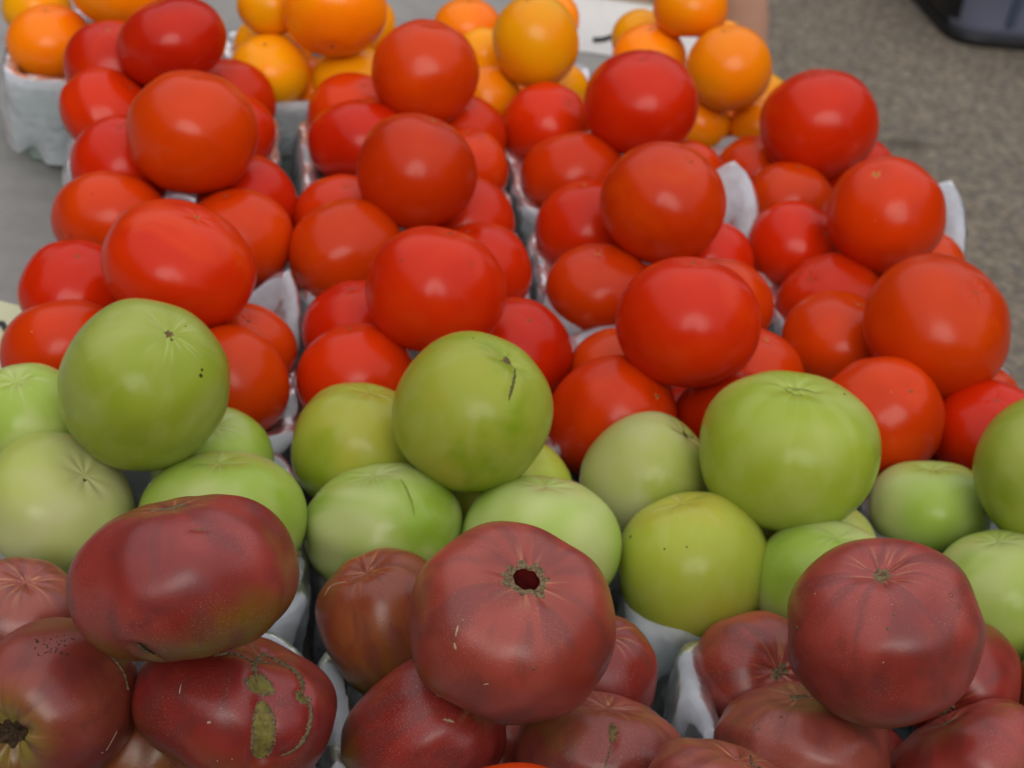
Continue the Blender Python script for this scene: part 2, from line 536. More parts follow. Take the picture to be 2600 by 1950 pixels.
# kind, column, row, layer, centre, axis, equatorial and polar radius, scar visible
TOM = [
 ('r',0,4,'T',(-0.0144, 0.6027, 0.9162),(-0.422, 0.119, 0.899),0.0377,0.0293,1),
 ('r',0,4,'B',(-0.0546, 0.6357, 0.8798),(-0.14, -0.183, 0.973),0.0327,0.0303,0),
 ('r',0,4,'B',(-0.054, 0.5769, 0.8702),(0.537, -0.057, 0.842),0.0323,0.0258,1),
 ('r',0,4,'B',(0.0273, 0.6307, 0.8618),(-0.044, 0.125, 0.991),0.0315,0.0297,0),
 ('r',0,4,'B',(0.0285, 0.5732, 0.8643),(0.2, 0.068, 0.977),0.0297,0.0277,0),
 ('r',0,3,'T',(0.0038, 0.4573, 0.9168),(0.025, 0.114, 0.993),0.0403,0.0376,1),
 ('r',0,3,'B',(-0.0392, 0.4894, 0.8754),(-0.099, -0.09, 0.991),0.0319,0.0288,0),
 ('r',0,3,'B',(-0.0424, 0.4301, 0.8661),(0.103, 0.633, 0.768),0.0342,0.0282,0),
 ('r',0,3,'B',(0.0405, 0.4769, 0.8594),(-0.204, 0.179, 0.963),0.0307,0.0299,1),
 ('r',0,3,'B',(0.035, 0.4182, 0.8655),(-0.31, 0.087, 0.947),0.0321,0.0293,1),
 ('r',0,2,'T',(0.001, 0.2919, 0.915),(0.268, 0.015, 0.963),0.0418,0.0323,1),
 ('r',0,2,'B',(-0.0565, 0.3413, 0.8663),(0.048, -0.169, 0.984),0.0304,0.0258,0),
 ('r',0,2,'B',(-0.0568, 0.2829, 0.862),(-0.132, 0.628, 0.767),0.0328,0.027,0),
 ('r',0,2,'B',(0.0401, 0.3022, 0.8568),(0.035, -0.253, 0.967),0.0275,0.0247,0),
 ('r',0,2,'B',(0.0327, 0.2496, 0.8684),(-0.31, -0.463, 0.83),0.0292,0.0314,0),
 ('g',0,1,'T',(-0.0104, 0.1656, 0.9192),(0.27, -0.245, 0.931),0.0399,0.0408,1),
 ('g',0,1,'B',(-0.0681, 0.1982, 0.8714),(-0.205, -0.062, 0.977),0.0279,0.0279,0),
 ('g',0,1,'B',(-0.0484, 0.1429, 0.8631),(0.498, -0.172, 0.85),0.0356,0.0264,1),
 ('g',0,1,'B',(0.0242, 0.1901, 0.8569),(-0.087, -0.078, 0.993),0.0296,0.0276,0),
 ('g',0,1,'B',(0.0296, 0.1302, 0.8684),(-0.108, 0.301, 0.947),0.0379,0.0296,1),
 ('p',0,0,'T',(0.0125, -0.0026, 0.9389),(-0.228, 0.44, 0.869),0.0449,0.0324,1),
 ('p',0,0,'B',(-0.0562, 0.0535, 0.865),(0.099, 0.038, 0.994),0.0289,0.0255,0),
 ('p',0,0,'B',(-0.0381, -0.0033, 0.8707),(-0.436, -0.862, 0.257),0.0338,0.035,1),
 ('p',0,0,'B',(0.038, -0.0027, 0.87),(0.244, 0.393, 0.887),0.0429,0.0283,1),
 ('p',0,0,'B',(0.0322, 0.0474, 0.844),(-0.091, 0.499, 0.862),0.0245,0.0198,0),
 ('r',1,4,'T',(0.1593, 0.5915, 0.9141),(-0.007, 0.07, 0.997),0.0374,0.0361,1),
 ('r',1,4,'B',(0.1165, 0.6285, 0.8593),(0.144, -0.236, 0.961),0.0319,0.0293,0),
 ('r',1,4,'B',(0.1183, 0.5666, 0.8684),(-0.044, 0.311, 0.949),0.0345,0.0285,0),
 ('r',1,4,'B',(0.1927, 0.6065, 0.859),(-0.031, -0.179, 0.983),0.0318,0.0306,0),
 ('r',1,4,'B',(0.1886, 0.5467, 0.8634),(0.004, 0.043, 0.999),0.0297,0.0278,0),
 ('r',1,3,'T',(0.1418, 0.4363, 0.9124),(0.208, 0.126, 0.97),0.0375,0.0359,1),
 ('r',1,3,'B',(0.1028, 0.4655, 0.8587),(-0.054, -0.137, 0.989),0.0315,0.0269,0),
 ('r',1,3,'B',(0.1011, 0.4063, 0.8688),(-0.839, -0.483, -0.252),0.0304,0.0341,1),
 ('r',1,3,'B',(0.1824, 0.4695, 0.862),(-0.07, -0.145, 0.987),0.0312,0.0288,0),
 ('r',1,3,'B',(0.1854, 0.4054, 0.862),(-0.364, 0.078, 0.928),0.0312,0.0285,1),
 ('r',1,2,'T',(0.141, 0.2837, 0.915),(0.113, 0.207, 0.972),0.0388,0.0348,1),
 ('r',1,2,'B',(0.1056, 0.3239, 0.8605),(-0.236, 0.088, 0.968),0.031,0.0284,0),
 ('r',1,2,'B',(0.1011, 0.2652, 0.8644),(-0.19, 0.248, 0.95),0.0313,0.0306,0),
 ('r',1,2,'B',(0.1955, 0.3097, 0.862),(0.122, -0.294, 0.948),0.0317,0.029,0),
 ('g',1,1,'T',(0.1478, 0.1585, 0.918),(0.353, -0.043, 0.935),0.0383,0.0382,1),
 ('g',1,1,'B',(0.0988, 0.1969, 0.8667),(0.108, 0.3, 0.948),0.0331,0.0324,1),
 ('g',1,1,'B',(0.1078, 0.1331, 0.8647),(-0.242, 0.328, 0.913),0.0373,0.0292,1),
 ('g',1,1,'B',(0.1806, 0.1782, 0.8561),(0.048, -0.147, 0.988),0.029,0.0256,0),
 ('g',1,1,'B',(0.184, 0.1195, 0.8691),(-0.014, 0.324, 0.946),0.0371,0.0306,1),
 ('p',1,0,'T',(0.1464, -0.0087, 0.9264),(0.047, -0.159, 0.986),0.0432,0.0318,1),
 ('p',1,0,'B',(0.105, 0.0528, 0.8709),(-0.424, 0.183, 0.887),0.0303,0.033,1),
 ('p',1,0,'B',(0.1172, -0.0076, 0.8611),(0.583, -0.121, 0.803),0.0312,0.035,1),
 ('p',1,0,'B',(0.1993, 0.0353, 0.8594),(0.006, 0.058, 0.998),0.028,0.0272,0),
 ('p',1,0,'B',(0.1916, -0.0208, 0.8651),(0.107, 0.416, 0.903),0.0368,0.0244,1),
 ('r',2,4,'T',(0.3109, 0.5693, 0.9154),(-0.196, -0.077, 0.978),0.0401,0.0351,1),
 ('r',2,4,'B',(0.2587, 0.6301, 0.862),(0.335, -0.434, 0.836),0.0313,0.0334,1),
 ('r',2,4,'B',(0.2682, 0.5562, 0.862),(-0.306, 0.416, 0.856),0.035,0.0291,0),
 ('r',2,4,'B',(0.3482, 0.5616, 0.8618),(-0.045, 0.218, 0.975),0.0307,0.0284,0),
 ('r',2,3,'T',(0.2956, 0.4132, 0.915),(0.262, -0.238, 0.935),0.0391,0.0375,1),
 ('r',2,3,'B',(0.2654, 0.4698, 0.862),(-0.205, 0.176, 0.963),0.0331,0.0323,0),
 ('r',2,3,'B',(0.2597, 0.3912, 0.862),(-0.194, -0.009, 0.981),0.0313,0.0266,0),
 ('r',2,3,'B',(0.3412, 0.4411, 0.8599),(-0.143, 0.294, 0.945),0.0298,0.0282,0),
 ('r',2,3,'B',(0.3376, 0.3842, 0.8611),(0.092, 0.437, 0.895),0.0315,0.0286,0),
 ('r',2,2,'T',(0.278, 0.258, 0.9198),(-0.068, 0.212, 0.975),0.0395,0.035,1),
 ('r',2,2,'B',(0.2588, 0.3022, 0.855),(0.113, 0.197, 0.974),0.0293,0.0255,0),
 ('r',2,2,'B',(0.2429, 0.2457, 0.8618),(0.48, -0.46, 0.747),0.0324,0.0362,1),
 ('r',2,2,'B',(0.3374, 0.3029, 0.8592),(0.149, -0.058, 0.987),0.0317,0.027,0),
 ('r',2,2,'B',(0.3159, 0.2491, 0.8641),(-0.01, 0.606, 0.795),0.0341,0.0262,0),
 ('g',2,1,'T',(0.31, 0.1508, 0.9111),(-0.073, 0.137, 0.988),0.046,0.0379,1),
 ('g',2,1,'B',(0.25, 0.183, 0.8677),(0.532, 0.069, 0.844),0.0312,0.0329,1),
 ('g',2,1,'B',(0.2624, 0.1136, 0.8622),(-0.301, 0.357, 0.884),0.0361,0.0357,1),
 ('g',2,1,'B',(0.3403, 0.1487, 0.8505),(-0.071, 0.083, 0.994),0.0292,0.0231,0),
 ('g',2,1,'B',(0.3244, 0.0911, 0.8724),(-0.004, 0.158, 0.987),0.0341,0.029,0),
 ('p',2,0,'T',(0.3041, -0.0139, 0.9323),(-0.269, 0.059, 0.961),0.0413,0.0341,1),
 ('p',2,0,'B',(0.2811, 0.0453, 0.8518),(0.171, -0.629, 0.758),0.0306,0.0258,1),
 ('p',2,0,'B',(0.2841, -0.0148, 0.8644),(-0.177, 0.416, 0.892),0.0387,0.0267,1),
 ('p',2,0,'B',(0.3756, 0.0345, 0.862),(-0.567, -0.79, 0.232),0.0285,0.0319,1),
 ('p',2,0,'B',(0.3612, -0.0219, 0.862),(-0.477, 0.62, 0.622),0.0371,0.0252,1),
 ('r',3,4,'T',(0.4439, 0.5715, 0.9093),(-0.387, 0.208, 0.898),0.0422,0.0391,1),
 ('r',3,4,'B',(0.4164, 0.5976, 0.8523),(-0.066, 0.023, 0.998),0.031,0.0281,0),
 ('r',3,4,'B',(0.419, 0.5262, 0.8661),(0.043, 0.068, 0.997),0.0294,0.0279,0),
 ('r',3,4,'B',(0.4878, 0.5937, 0.8595),(-0.151, 0.204, 0.967),0.032,0.0303,0),
 ('r',3,3,'T',(0.4466, 0.4219, 0.915),(-0.482, -0.169, 0.86),0.038,0.0363,1),
 ('r',3,3,'B',(0.4062, 0.4638, 0.8648),(0.494, -0.529, 0.69),0.0297,0.0285,0),
 ('r',3,3,'B',(0.415, 0.3997, 0.8588),(-0.679, -0.142, 0.72),0.0338,0.0264,1),
 ('r',3,3,'B',(0.492, 0.4474, 0.862),(-0.208, -0.174, 0.962),0.0298,0.0271,0),
 ('r',3,2,'T',(0.438, 0.2909, 0.9088),(0.271, -0.398, 0.876),0.0436,0.0379,1),
 ('r',3,2,'B',(0.4033, 0.3394, 0.865),(0.171, -0.015, 0.985),0.0343,0.0281,0),
 ('r',3,2,'B',(0.3959, 0.2413, 0.8736),(0.132, -0.501, 0.855),0.0335,0.0367,0),
 ('r',3,2,'B',(0.4761, 0.2933, 0.8513),(-0.199, 0.122, 0.972),0.0304,0.0275,0),
 ('r',3,2,'B',(0.4641, 0.2397, 0.8686),(-0.184, -0.173, 0.968),0.0313,0.0274,0),
 ('g',3,1,'T',(0.4532, 0.1381, 0.9118),(0.108, -0.162, 0.981),0.0441,0.0369,0),
 ('g',3,1,'B',(0.409, 0.1756, 0.862),(-0.085, 0.324, 0.942),0.0314,0.0232,1),
 ('g',3,1,'B',(0.4179, 0.094, 0.8654),(-0.206, 0.302, 0.931),0.0338,0.0331,1),
 ('o',0,5,'T',(-0.0527, 0.7227, 0.9091),(-0.052, 0.447, 0.893),0.0413,0.033,0),
 ('o',0,5,'B',(-0.1061, 0.7222, 0.858),(-0.136, -0.026, 0.99),0.0322,0.0272,1),
 ('o',0,5,'B',(-0.1209, 0.7764, 0.8619),(-0.072, 0.44, 0.895),0.0267,0.0222,0),
 ('o',0,5,'B',(-0.0188, 0.7775, 0.8696),(0.234, -0.042, 0.971),0.0234,0.0213,0),
 ('o',1,5,'T',(0.0995, 0.6852, 0.9181),(-0.021, -0.782, -0.622),0.0387,0.0309,1),
 ('o',1,5,'B',(0.0567, 0.6925, 0.8625),(-0.213, -0.264, 0.941),0.0298,0.0264,0),
 ('o',1,5,'B',(0.1229, 0.7037, 0.8544),(-0.034, 0.4, 0.916),0.0348,0.0278,0),
 ('o',1,5,'B',(0.0601, 0.7536, 0.8562),(0.048, -0.034, 0.998),0.0307,0.0252,0),
 ('o',1,5,'B',(0.1302, 0.7779, 0.8725),(-0.086, -0.079, 0.993),0.0257,0.0257,0),
 ('o',1,5,'T',(0.0547, 0.7227, 0.9036),(-0.093, 0.078, 0.993),0.0261,0.0223,0),
 ('o',2,5,'T',(0.2508, 0.6805, 0.91),(-0.329, -0.001, 0.944),0.0322,0.0351,1),
 ('o',2,5,'B',(0.2138, 0.7815, 0.8764),(-0.068, 0.068, 0.995),0.0278,0.0241,0),
 ('o',2,5,'B',(0.2225, 0.7348, 0.8717),(0.321, 0.128, 0.938),0.0235,0.0235,0),
 ('o',2,5,'B',(0.219, 0.6853, 0.858),(-0.258, 0.329, 0.909),0.0283,0.0265,0),
 ('o',2,5,'B',(0.2758, 0.7805, 0.8915),(0.062, -0.118, 0.991),0.027,0.0235,0),
 ('o',2,5,'B',(0.28, 0.7201, 0.858),(0.144, 0.449, 0.882),0.0264,0.0218,0),
 ('o',3,5,'T',(0.3783, 0.7325, 0.9288),(-0.103, 0.361, 0.927),0.0296,0.0244,0),
 ('o',3,5,'T',(0.401, 0.6738, 0.9057),(-0.346, 0.028, 0.938),0.0326,0.032,1),
 ('o',3,5,'B',(0.3587, 0.7901, 0.8778),(0.547, -0.554, 0.627),0.0247,0.0232,0),
 ('o',3,5,'B',(0.3552, 0.7391, 0.8805),(-0.155, -0.102, 0.983),0.0298,0.0281,1),
 ('o',3,5,'B',(0.4236, 0.7799, 0.8869),(0.008, 0.236, 0.972),0.019,0.0174,0),
 ('o',3,5,'B',(0.4503, 0.733, 0.858),(-0.058, 0.125, 0.991),0.0243,0.0223,0),
 ('o',3,5,'B',(0.3904, 0.6855, 0.854),(0.316, -0.158, 0.936),0.025,0.0221,0),
 ('o',3,5,'B',(0.4365, 0.6772, 0.858),(0.046, -0.005, 0.999),0.0235,0.0214,0),
 ('p',3,0,'B',(0.4322, 0.0286, 0.862),(-0.186, -0.131, 0.974),0.027,0.0231,0),
 ('r',1,-1,'T',(0.1367, -0.1245, 0.915),(-0.003, 0.127, 0.992),0.0382,0.0288,0),
 ('p',1,-1,'B',(0.2262, -0.0811, 0.899),(0.269, 0.436, 0.859),0.0335,0.0221,1),
]
MARKS = {
15:[('dot',1.6,[(0.426,-0.352,0.833)]),('dot',2.2,[(0.422,-0.417,0.805)]),('dot',1.8,[(0.033,-0.09,0.995)]),('dot',1.0,[(0.186,0.179,0.966)])],
17:[('dot',2.2,[(0.005,-0.087,0.996)])],
20:[('slit',4.2,[(-0.439,-0.753,-0.489),(-0.415,-0.698,-0.584),(-0.382,-0.633,-0.674),(-0.34,-0.583,-0.738)]),('crack',0.8,[(0.15,-0.663,0.733),(0.227,-0.644,0.73),(0.301,-0.657,0.692)])],
22:[('cork',0.7,[(0.581,0.804,-0.129),(0.716,0.675,-0.175),(0.82,0.54,-0.192),(0.929,0.335,-0.16)]),('fleck',0.8,[(0.989,-0.07,0.129),(0.961,-0.15,0.234),(0.92,-0.23,0.318)]),('fleck',1.3,[(0.898,-0.233,0.374)]),('speck',0.9,[(0.192,0.977,0.098),(0.194,0.978,0.08)]),('speck',0.9,[(-0.034,0.945,0.324),(0.006,0.94,0.342)]),('speck',0.9,[(0.053,0.951,0.304),(0.065,0.95,0.305)]),('speck',0.9,[(-0.016,0.939,0.343),(0.021,0.941,0.337)]),('speck',0.9,[(0.308,0.879,0.363),(0.336,0.874,0.35)]),('speck',0.9,[(0.135,0.939,0.316),(0.141,0.938,0.318)]),('speck',0.9,[(0.21,0.903,0.375),(0.199,0.903,0.381)]),('speck',0.9,[(0.382,0.867,0.322),(0.374,0.872,0.316)]),('speck',0.9,[(0.198,0.897,0.396),(0.213,0.894,0.395)]),('speck',0.9,[(0.204,0.878,0.433),(0.188,0.881,0.435)]),('speck',0.9,[(0.166,0.867,0.47),(0.192,0.871,0.451)]),('speck',0.9,[(0.249,0.899,0.359),(0.268,0.885,0.381)]),('speck',0.9,[(0.197,0.949,0.247),(0.192,0.947,0.258)]),('speck',0.9,[(0.133,0.974,0.184),(0.146,0.977,0.156)]),('speck',0.9,[(0.034,0.903,0.429),(0.038,0.889,0.457)]),('speck',0.9,[(0.256,0.881,0.398),(0.272,0.881,0.386)]),('speck',0.9,[(0.031,0.896,0.443),(0.039,0.898,0.439)]),('speck',0.9,[(0.228,0.914,0.335),(0.27,0.9,0.343)]),('speck',0.9,[(0.297,0.925,0.236),(0.293,0.922,0.254)]),('speck',0.9,[(0.237,0.927,0.29),(0.235,0.925,0.298)]),('speck',0.9,[(0.211,0.957,0.2),(0.243,0.948,0.206)]),('speck',0.9,[(0.26,0.905,0.337),(0.257,0.904,0.342)]),('speck',0.9,[(0.169,0.847,0.505),(0.178,0.845,0.505)]),('speck',0.9,[(0.369,0.868,0.332),(0.396,0.855,0.336)]),('speck',0.9,[(0.126,0.928,0.351),(0.132,0.925,0.357)]),('speck',0.9,[(0.042,0.968,0.248),(0.033,0.966,0.257)]),('speck',0.9,[(-0.023,0.933,0.36),(0.017,0.933,0.36)]),('speck',0.9,[(0.275,0.958,0.08),(0.295,0.952,0.086)]),('speck',0.9,[(0.241,0.954,0.177),(0.267,0.944,0.192)]),('speck',0.9,[(-0.015,0.942,0.335),(-0.016,0.942,0.337)]),('speck',0.9,[(0.28,0.927,0.25),(0.31,0.92,0.239)]),('speck',0.9,[(0.225,0.933,0.281),(0.25,0.934,0.255)]),('speck',0.9,[(0.124,0.922,0.367),(0.152,0.919,0.364)]),('speck',0.9,[(0.302,0.951,0.063),(0.327,0.941,0.085)]),('speck',0.9,[(0.249,0.955,0.16),(0.249,0.952,0.177)]),('speck',0.9,[(0.067,0.936,0.346),(0.066,0.935,0.35)]),('speck',0.9,[(0.122,0.847,0.517),(0.15,0.846,0.511)]),('speck',0.9,[(0.103,0.961,0.256),(0.118,0.966,0.232)]),('speck',0.9,[(-0.068,0.952,0.3),(-0.01,0.946,0.323)]),('speck',0.9,[(0.089,0.929,0.36),(0.105,0.931,0.349)]),('speck',0.9,[(0.324,0.863,0.388),(0.337,0.864,0.374)]),('speck',0.9,[(0.3,0.95,0.09),(0.295,0.953,0.074)]),('speck',0.9,[(0.319,0.872,0.37),(0.306,0.876,0.373)]),('speck',0.9,[(0.112,0.864,0.492),(0.118,0.851,0.512)]),('speck',0.9,[(0.22,0.885,0.411),(0.23,0.873,0.431)]),('speck',0.9,[(0.169,0.905,0.389),(0.15,0.91,0.387)])],
23:[('cork',3.0,[(0.085,0.143,0.986),(0.014,-0.203,0.979),(-0.042,-0.344,0.938),(-0.031,-0.495,0.868),(-0.001,-0.606,0.796),(0.023,-0.677,0.736)]),('cork',3.2,[(0.085,0.143,0.986),(0.161,0.027,0.987),(0.245,-0.094,0.965),(0.333,-0.235,0.913),(0.398,-0.374,0.838),(0.431,-0.475,0.767),(0.464,-0.536,0.705)]),('cork',2.6,[(0.464,-0.536,0.705),(0.52,-0.616,0.592),(0.556,-0.704,0.441),(0.57,-0.775,0.272),(0.553,-0.824,0.128),(0.495,-0.869,0.003),(0.421,-0.904,-0.078)]),('cork',1.6,[(-0.397,-0.412,0.82),(-0.26,-0.327,0.909),(-0.128,-0.319,0.939),(-0.028,-0.337,0.941),(0.099,-0.237,0.967),(0.166,-0.151,0.975)]),('pocket',12,[(-0.014,-0.697,0.717),(0.036,-0.642,0.766),(0.107,-0.656,0.747)]),('slit2',11,[(0.098,-0.796,0.597),(0.142,-0.887,0.44),(0.186,-0.958,0.217),(0.226,-0.973,-0.04),(0.242,-0.951,-0.195)]),('pocket',7,[(0.411,-0.534,0.739),(0.436,-0.601,0.67),(0.478,-0.626,0.616)]),('fleck',1.8,[(-0.255,-0.889,0.38)]),('fleck',1.6,[(-0.146,-0.928,0.342)]),('fleck',1.8,[(-0.331,-0.932,0.147),(-0.313,-0.931,0.189)]),('fleck',1.5,[(-0.146,-0.936,-0.321)]),('fleck',1.5,[(-0.03,-0.971,-0.239)]),('fleck',0.9,[(-0.623,-0.706,0.336),(-0.624,-0.643,0.444)])],
32:[('dot',1.4,[(0.004,0.144,0.989)])],
35:[('crack',1.0,[(0.313,-0.542,0.78),(0.33,-0.614,0.717),(0.325,-0.664,0.673)])],
39:[('crack',1.3,[(-0.113,-0.054,0.992),(0.021,-0.023,1.0),(0.098,-0.079,0.992)]),('crack',2.4,[(0.103,-0.103,0.989),(0.061,-0.356,0.932),(0.031,-0.521,0.853),(0.016,-0.658,0.753)]),('dot',1.0,[(-0.431,0.244,0.869)])],
41:[('seam',1.6,[(0.295,-0.359,0.886),(0.341,-0.565,0.751),(0.364,-0.721,0.59),(0.363,-0.822,0.439)])],
44:[('fleck',1.6,[(-0.581,-0.445,0.681)]),('fleck',1.2,[(-0.611,-0.473,0.635),(-0.631,-0.544,0.553)]),('fleck',1.7,[(-0.643,-0.582,0.498),(-0.631,-0.632,0.45)]),('dot',1.4,[(0.017,-0.846,0.532)]),('fleck',1.0,[(-0.393,-0.893,0.22),(-0.353,-0.897,0.267)])],
45:[('fleck',0.8,[(-0.633,-0.109,0.766),(-0.524,-0.059,0.849),(-0.295,-0.182,0.938)])],
46:[('fleck',1.3,[(-0.602,-0.169,0.78),(-0.503,-0.189,0.844)]),('fleck',1.6,[(-0.479,-0.472,0.74),(-0.347,-0.495,0.797)]),('dot',2.0,[(-0.372,-0.226,0.9),(-0.328,-0.238,0.914)])],
48:[('rot',4.5,[(-0.082,-0.522,0.849),(-0.089,-0.654,0.751),(-0.112,-0.783,0.611)]),('crack',1.1,[(-0.111,-0.76,0.64),(-0.146,-0.863,0.484),(-0.189,-0.948,0.255)]),('dot',1.4,[(-0.064,-0.622,0.781)]),('dot',1.2,[(-0.111,-0.71,0.695)])],
63:[('crack',1.5,[(-0.125,0.059,0.99),(-0.098,-0.064,0.993),(-0.038,-0.141,0.989),(0.047,-0.133,0.99)]),('crack',1.3,[(-0.088,0.078,0.993),(0.004,0.041,0.999),(0.123,0.002,0.992),(0.186,-0.05,0.981),(0.212,-0.105,0.972)]),('dot',1.5,[(0.517,-0.07,0.853)]),('dot',1.2,[(0.48,0.085,0.873)]),('dot',1.0,[(0.757,0.079,0.648)])],
64:[('crack',1.6,[(-0.323,-0.129,0.938),(-0.188,-0.137,0.972),(-0.012,-0.073,0.997),(0.228,0.136,0.964)])],
65:[('dot',1.8,[(-0.723,-0.154,0.673)]),('dot',1.0,[(-0.187,-0.787,0.587)]),('dot',1.0,[(-0.436,-0.68,0.59)])],
68:[('dot',2.4,[(-0.902,-0.105,0.418),(-0.89,-0.099,0.445)]),('dot',1.5,[(-0.155,-0.673,0.724)]),('fleck',1.2,[(-0.267,-0.858,0.438)]),('dot',1,[(-0.063,-0.58,0.812)]),('ring',2.6,[(0.529,-0.399,0.749)]),('ring',2.2,[(0.571,-0.489,0.659)]),('fleck',1.0,[(-0.054,-0.483,0.874)]),('fleck',1.0,[(-0.65,-0.035,0.759)])],
70:[('dot',1.8,[(-0.34,-0.428,0.838)]),('dot',1.4,[(0.019,-0.605,0.796)]),('dot',1.5,[(-0.581,-0.437,0.687)])],
115:[('cork',1.2,[(0.19,0.217,0.958),(0.11,-0.18,0.978),(0.113,-0.344,0.932)])],
}
# ------------------------------------------------------------------ tomatoes
RED = [skin('red_skin_a', (0.57, 0.025, 0.001), (0.52, 0.020, 0.001), (0.59, 0.037, 0.001)),
       skin('red_skin_b', (0.54, 0.021, 0.001), (0.48, 0.016, 0.001), (0.56, 0.027, 0.001)),
       skin('red_skin_c', (0.59, 0.032, 0.001), (0.53, 0.023, 0.001), (0.61, 0.048, 0.001))]
CRIMSON = skin('red_skin_crimson', (0.50, 0.015, 0.002), (0.43, 0.010, 0.002), (0.52, 0.019, 0.002), rough=0.20)
OS = dict(rough=0.22, sss_col=(1, .5, .1))
ORANGE = [skin('orange_skin_a', (0.95, 0.26, 0.002), (0.93, 0.23, 0.002), (0.88, 0.30, 0.002), **OS),
          skin('orange_skin_b', (0.90, 0.33, 0.003), (0.84, 0.35, 0.003), (0.93, 0.27, 0.002), **OS),
          skin('orange_skin_c', (0.94, 0.19, 0.002), (0.92, 0.21, 0.002), (0.92, 0.15, 0.002), **OS),
          skin('orange_skin_d', (0.86, 0.36, 0.003), (0.90, 0.28, 0.003), (0.70, 0.36, 0.004), **OS)]
GS = dict(rough=0.24, scale=18.0, band=((0.42, 0.46, 0.14), 0.16))
GREEN = [skin('green_skin_a', (0.27, 0.345, 0.028), (0.34, 0.40, 0.080), (0.19, 0.275, 0.008), streak=(0.42, 0.47, 0.15), **GS),
         skin('green_skin_b', (0.38, 0.37, 0.045), (0.33, 0.38, 0.040), (0.21, 0.31, 0.008), streak=(0.46, 0.43, 0.15), **GS),
         skin('green_skin_c', (0.30, 0.42, 0.060), (0.44, 0.50, 0.180), (0.21, 0.35, 0.012), streak=(0.46, 0.5, 0.22), **GS),
         skin('green_skin_d', (0.46, 0.47, 0.200), (0.39, 0.43, 0.095), (0.32, 0.38, 0.040), streak=(0.48, 0.47, 0.22), **GS)]
PS = dict(rough=0.33, speck=0.45, scale=26.0, streak=(0.50, 0.22, 0.10), band=((0.15, 0.030, 0.026), 0.55), spec=0.46)
PURPLE = [skin('purple_skin_a', (0.31, 0.044, 0.032), (0.22, 0.022, 0.014), (0.12, 0.022, 0.020), shoulder=(0.16, 0.110, 0.008), sh=(0.05, -1.0), **PS),
          skin('purple_skin_b', (0.33, 0.048, 0.036), (0.24, 0.025, 0.017), (0.15, 0.030, 0.024), shoulder=(0.20, 0.11, 0.012), sh=(-0.15, -1.2), **PS),
          skin('purple_skin_c', (0.30, 0.080, 0.024), (0.24, 0.045, 0.018), (0.19, 0.13, 0.010), shoulder=(0.14, 0.12, 0.008), sh=(0.25, -0.7), **PS),
          skin('purple_skin_d', (0.31, 0.024, 0.022), (0.22, 0.014, 0.013), (0.15, 0.018, 0.022), shoulder=(0.15, 0.095, 0.008), sh=(0.0, -1.1), **PS),
          skin('purple_skin_e', (0.30, 0.062, 0.044), (0.23, 0.036, 0.026), (0.19, 0.080, 0.018), shoulder=(0.22, 0.11, 0.012), sh=(-0.2, -1.3), **PS),
          skin('purple_skin_f', (0.29, 0.056, 0.030), (0.21, 0.028, 0.020), (0.15, 0.024, 0.026), top=(0.22, 0.25, 0.03), **PS)]
cork = plain('cork', (0.34, 0.25, 0.14), (0.17, 0.11, 0.055), 620.0, 0.95, 1.0, 0.002, spec=0.1)
olive = plain('healed_flesh', (0.21, 0.185, 0.038), (0.13, 0.105, 0.022), 300.0, 0.6, 0.5, 0.001, spec=0.3)
darkm = plain('dark_scab', (0.075, 0.048, 0.026), (0.035, 0.022, 0.014), 500.0, 0.9, 0.5, 0.0008, spec=0.1)
brownm = plain('brown_scab', (0.18, 0.12, 0.05), (0.10, 0.065, 0.03), 500.0, 0.9, 0.5, 0.0008, spec=0.1)
palem = plain('pale_fleck', (0.50, 0.36, 0.24), (0.36, 0.22, 0.13), 500.0, 0.9, 0.3, 0.0005, spec=0.1)
starm = plain('star_scar', (0.58, 0.24, 0.04), (0.50, 0.15, 0.03), 400.0, 0.7, 0.2, 0.0005)
seamm = plain('green_seam', (0.15, 0.20, 0.02), (0.20, 0.25, 0.03), 300.0, 0.6, 0.3, 0.0005)
crackm = plain('olive_crack', (0.11, 0.105, 0.03), (0.07, 0.055, 0.02), 700.0, 0.9, 0.4, 0.0006)
cavity = plain('stem_cavity', (0.11, 0.007, 0.005), (0.06, 0.004, 0.004), 200.0, 0.5, 0.3, 0.001)

SHAPE = {  # lobe amplitude, wobble, top dimple depth/width, bottom dimple depth/width
    'r': (0.008, 0.015, 0.0012, 0.20, 0.003, 0.35), 'o': (0.006, 0.010, 0.0010, 0.22, 0.003, 0.35),
    'g': (0.012, 0.014, 0.0030, 0.30, 0.004, 0.40), 'p': (0.026, 0.024, 0.0040, 0.34, 0.005, 0.45)}

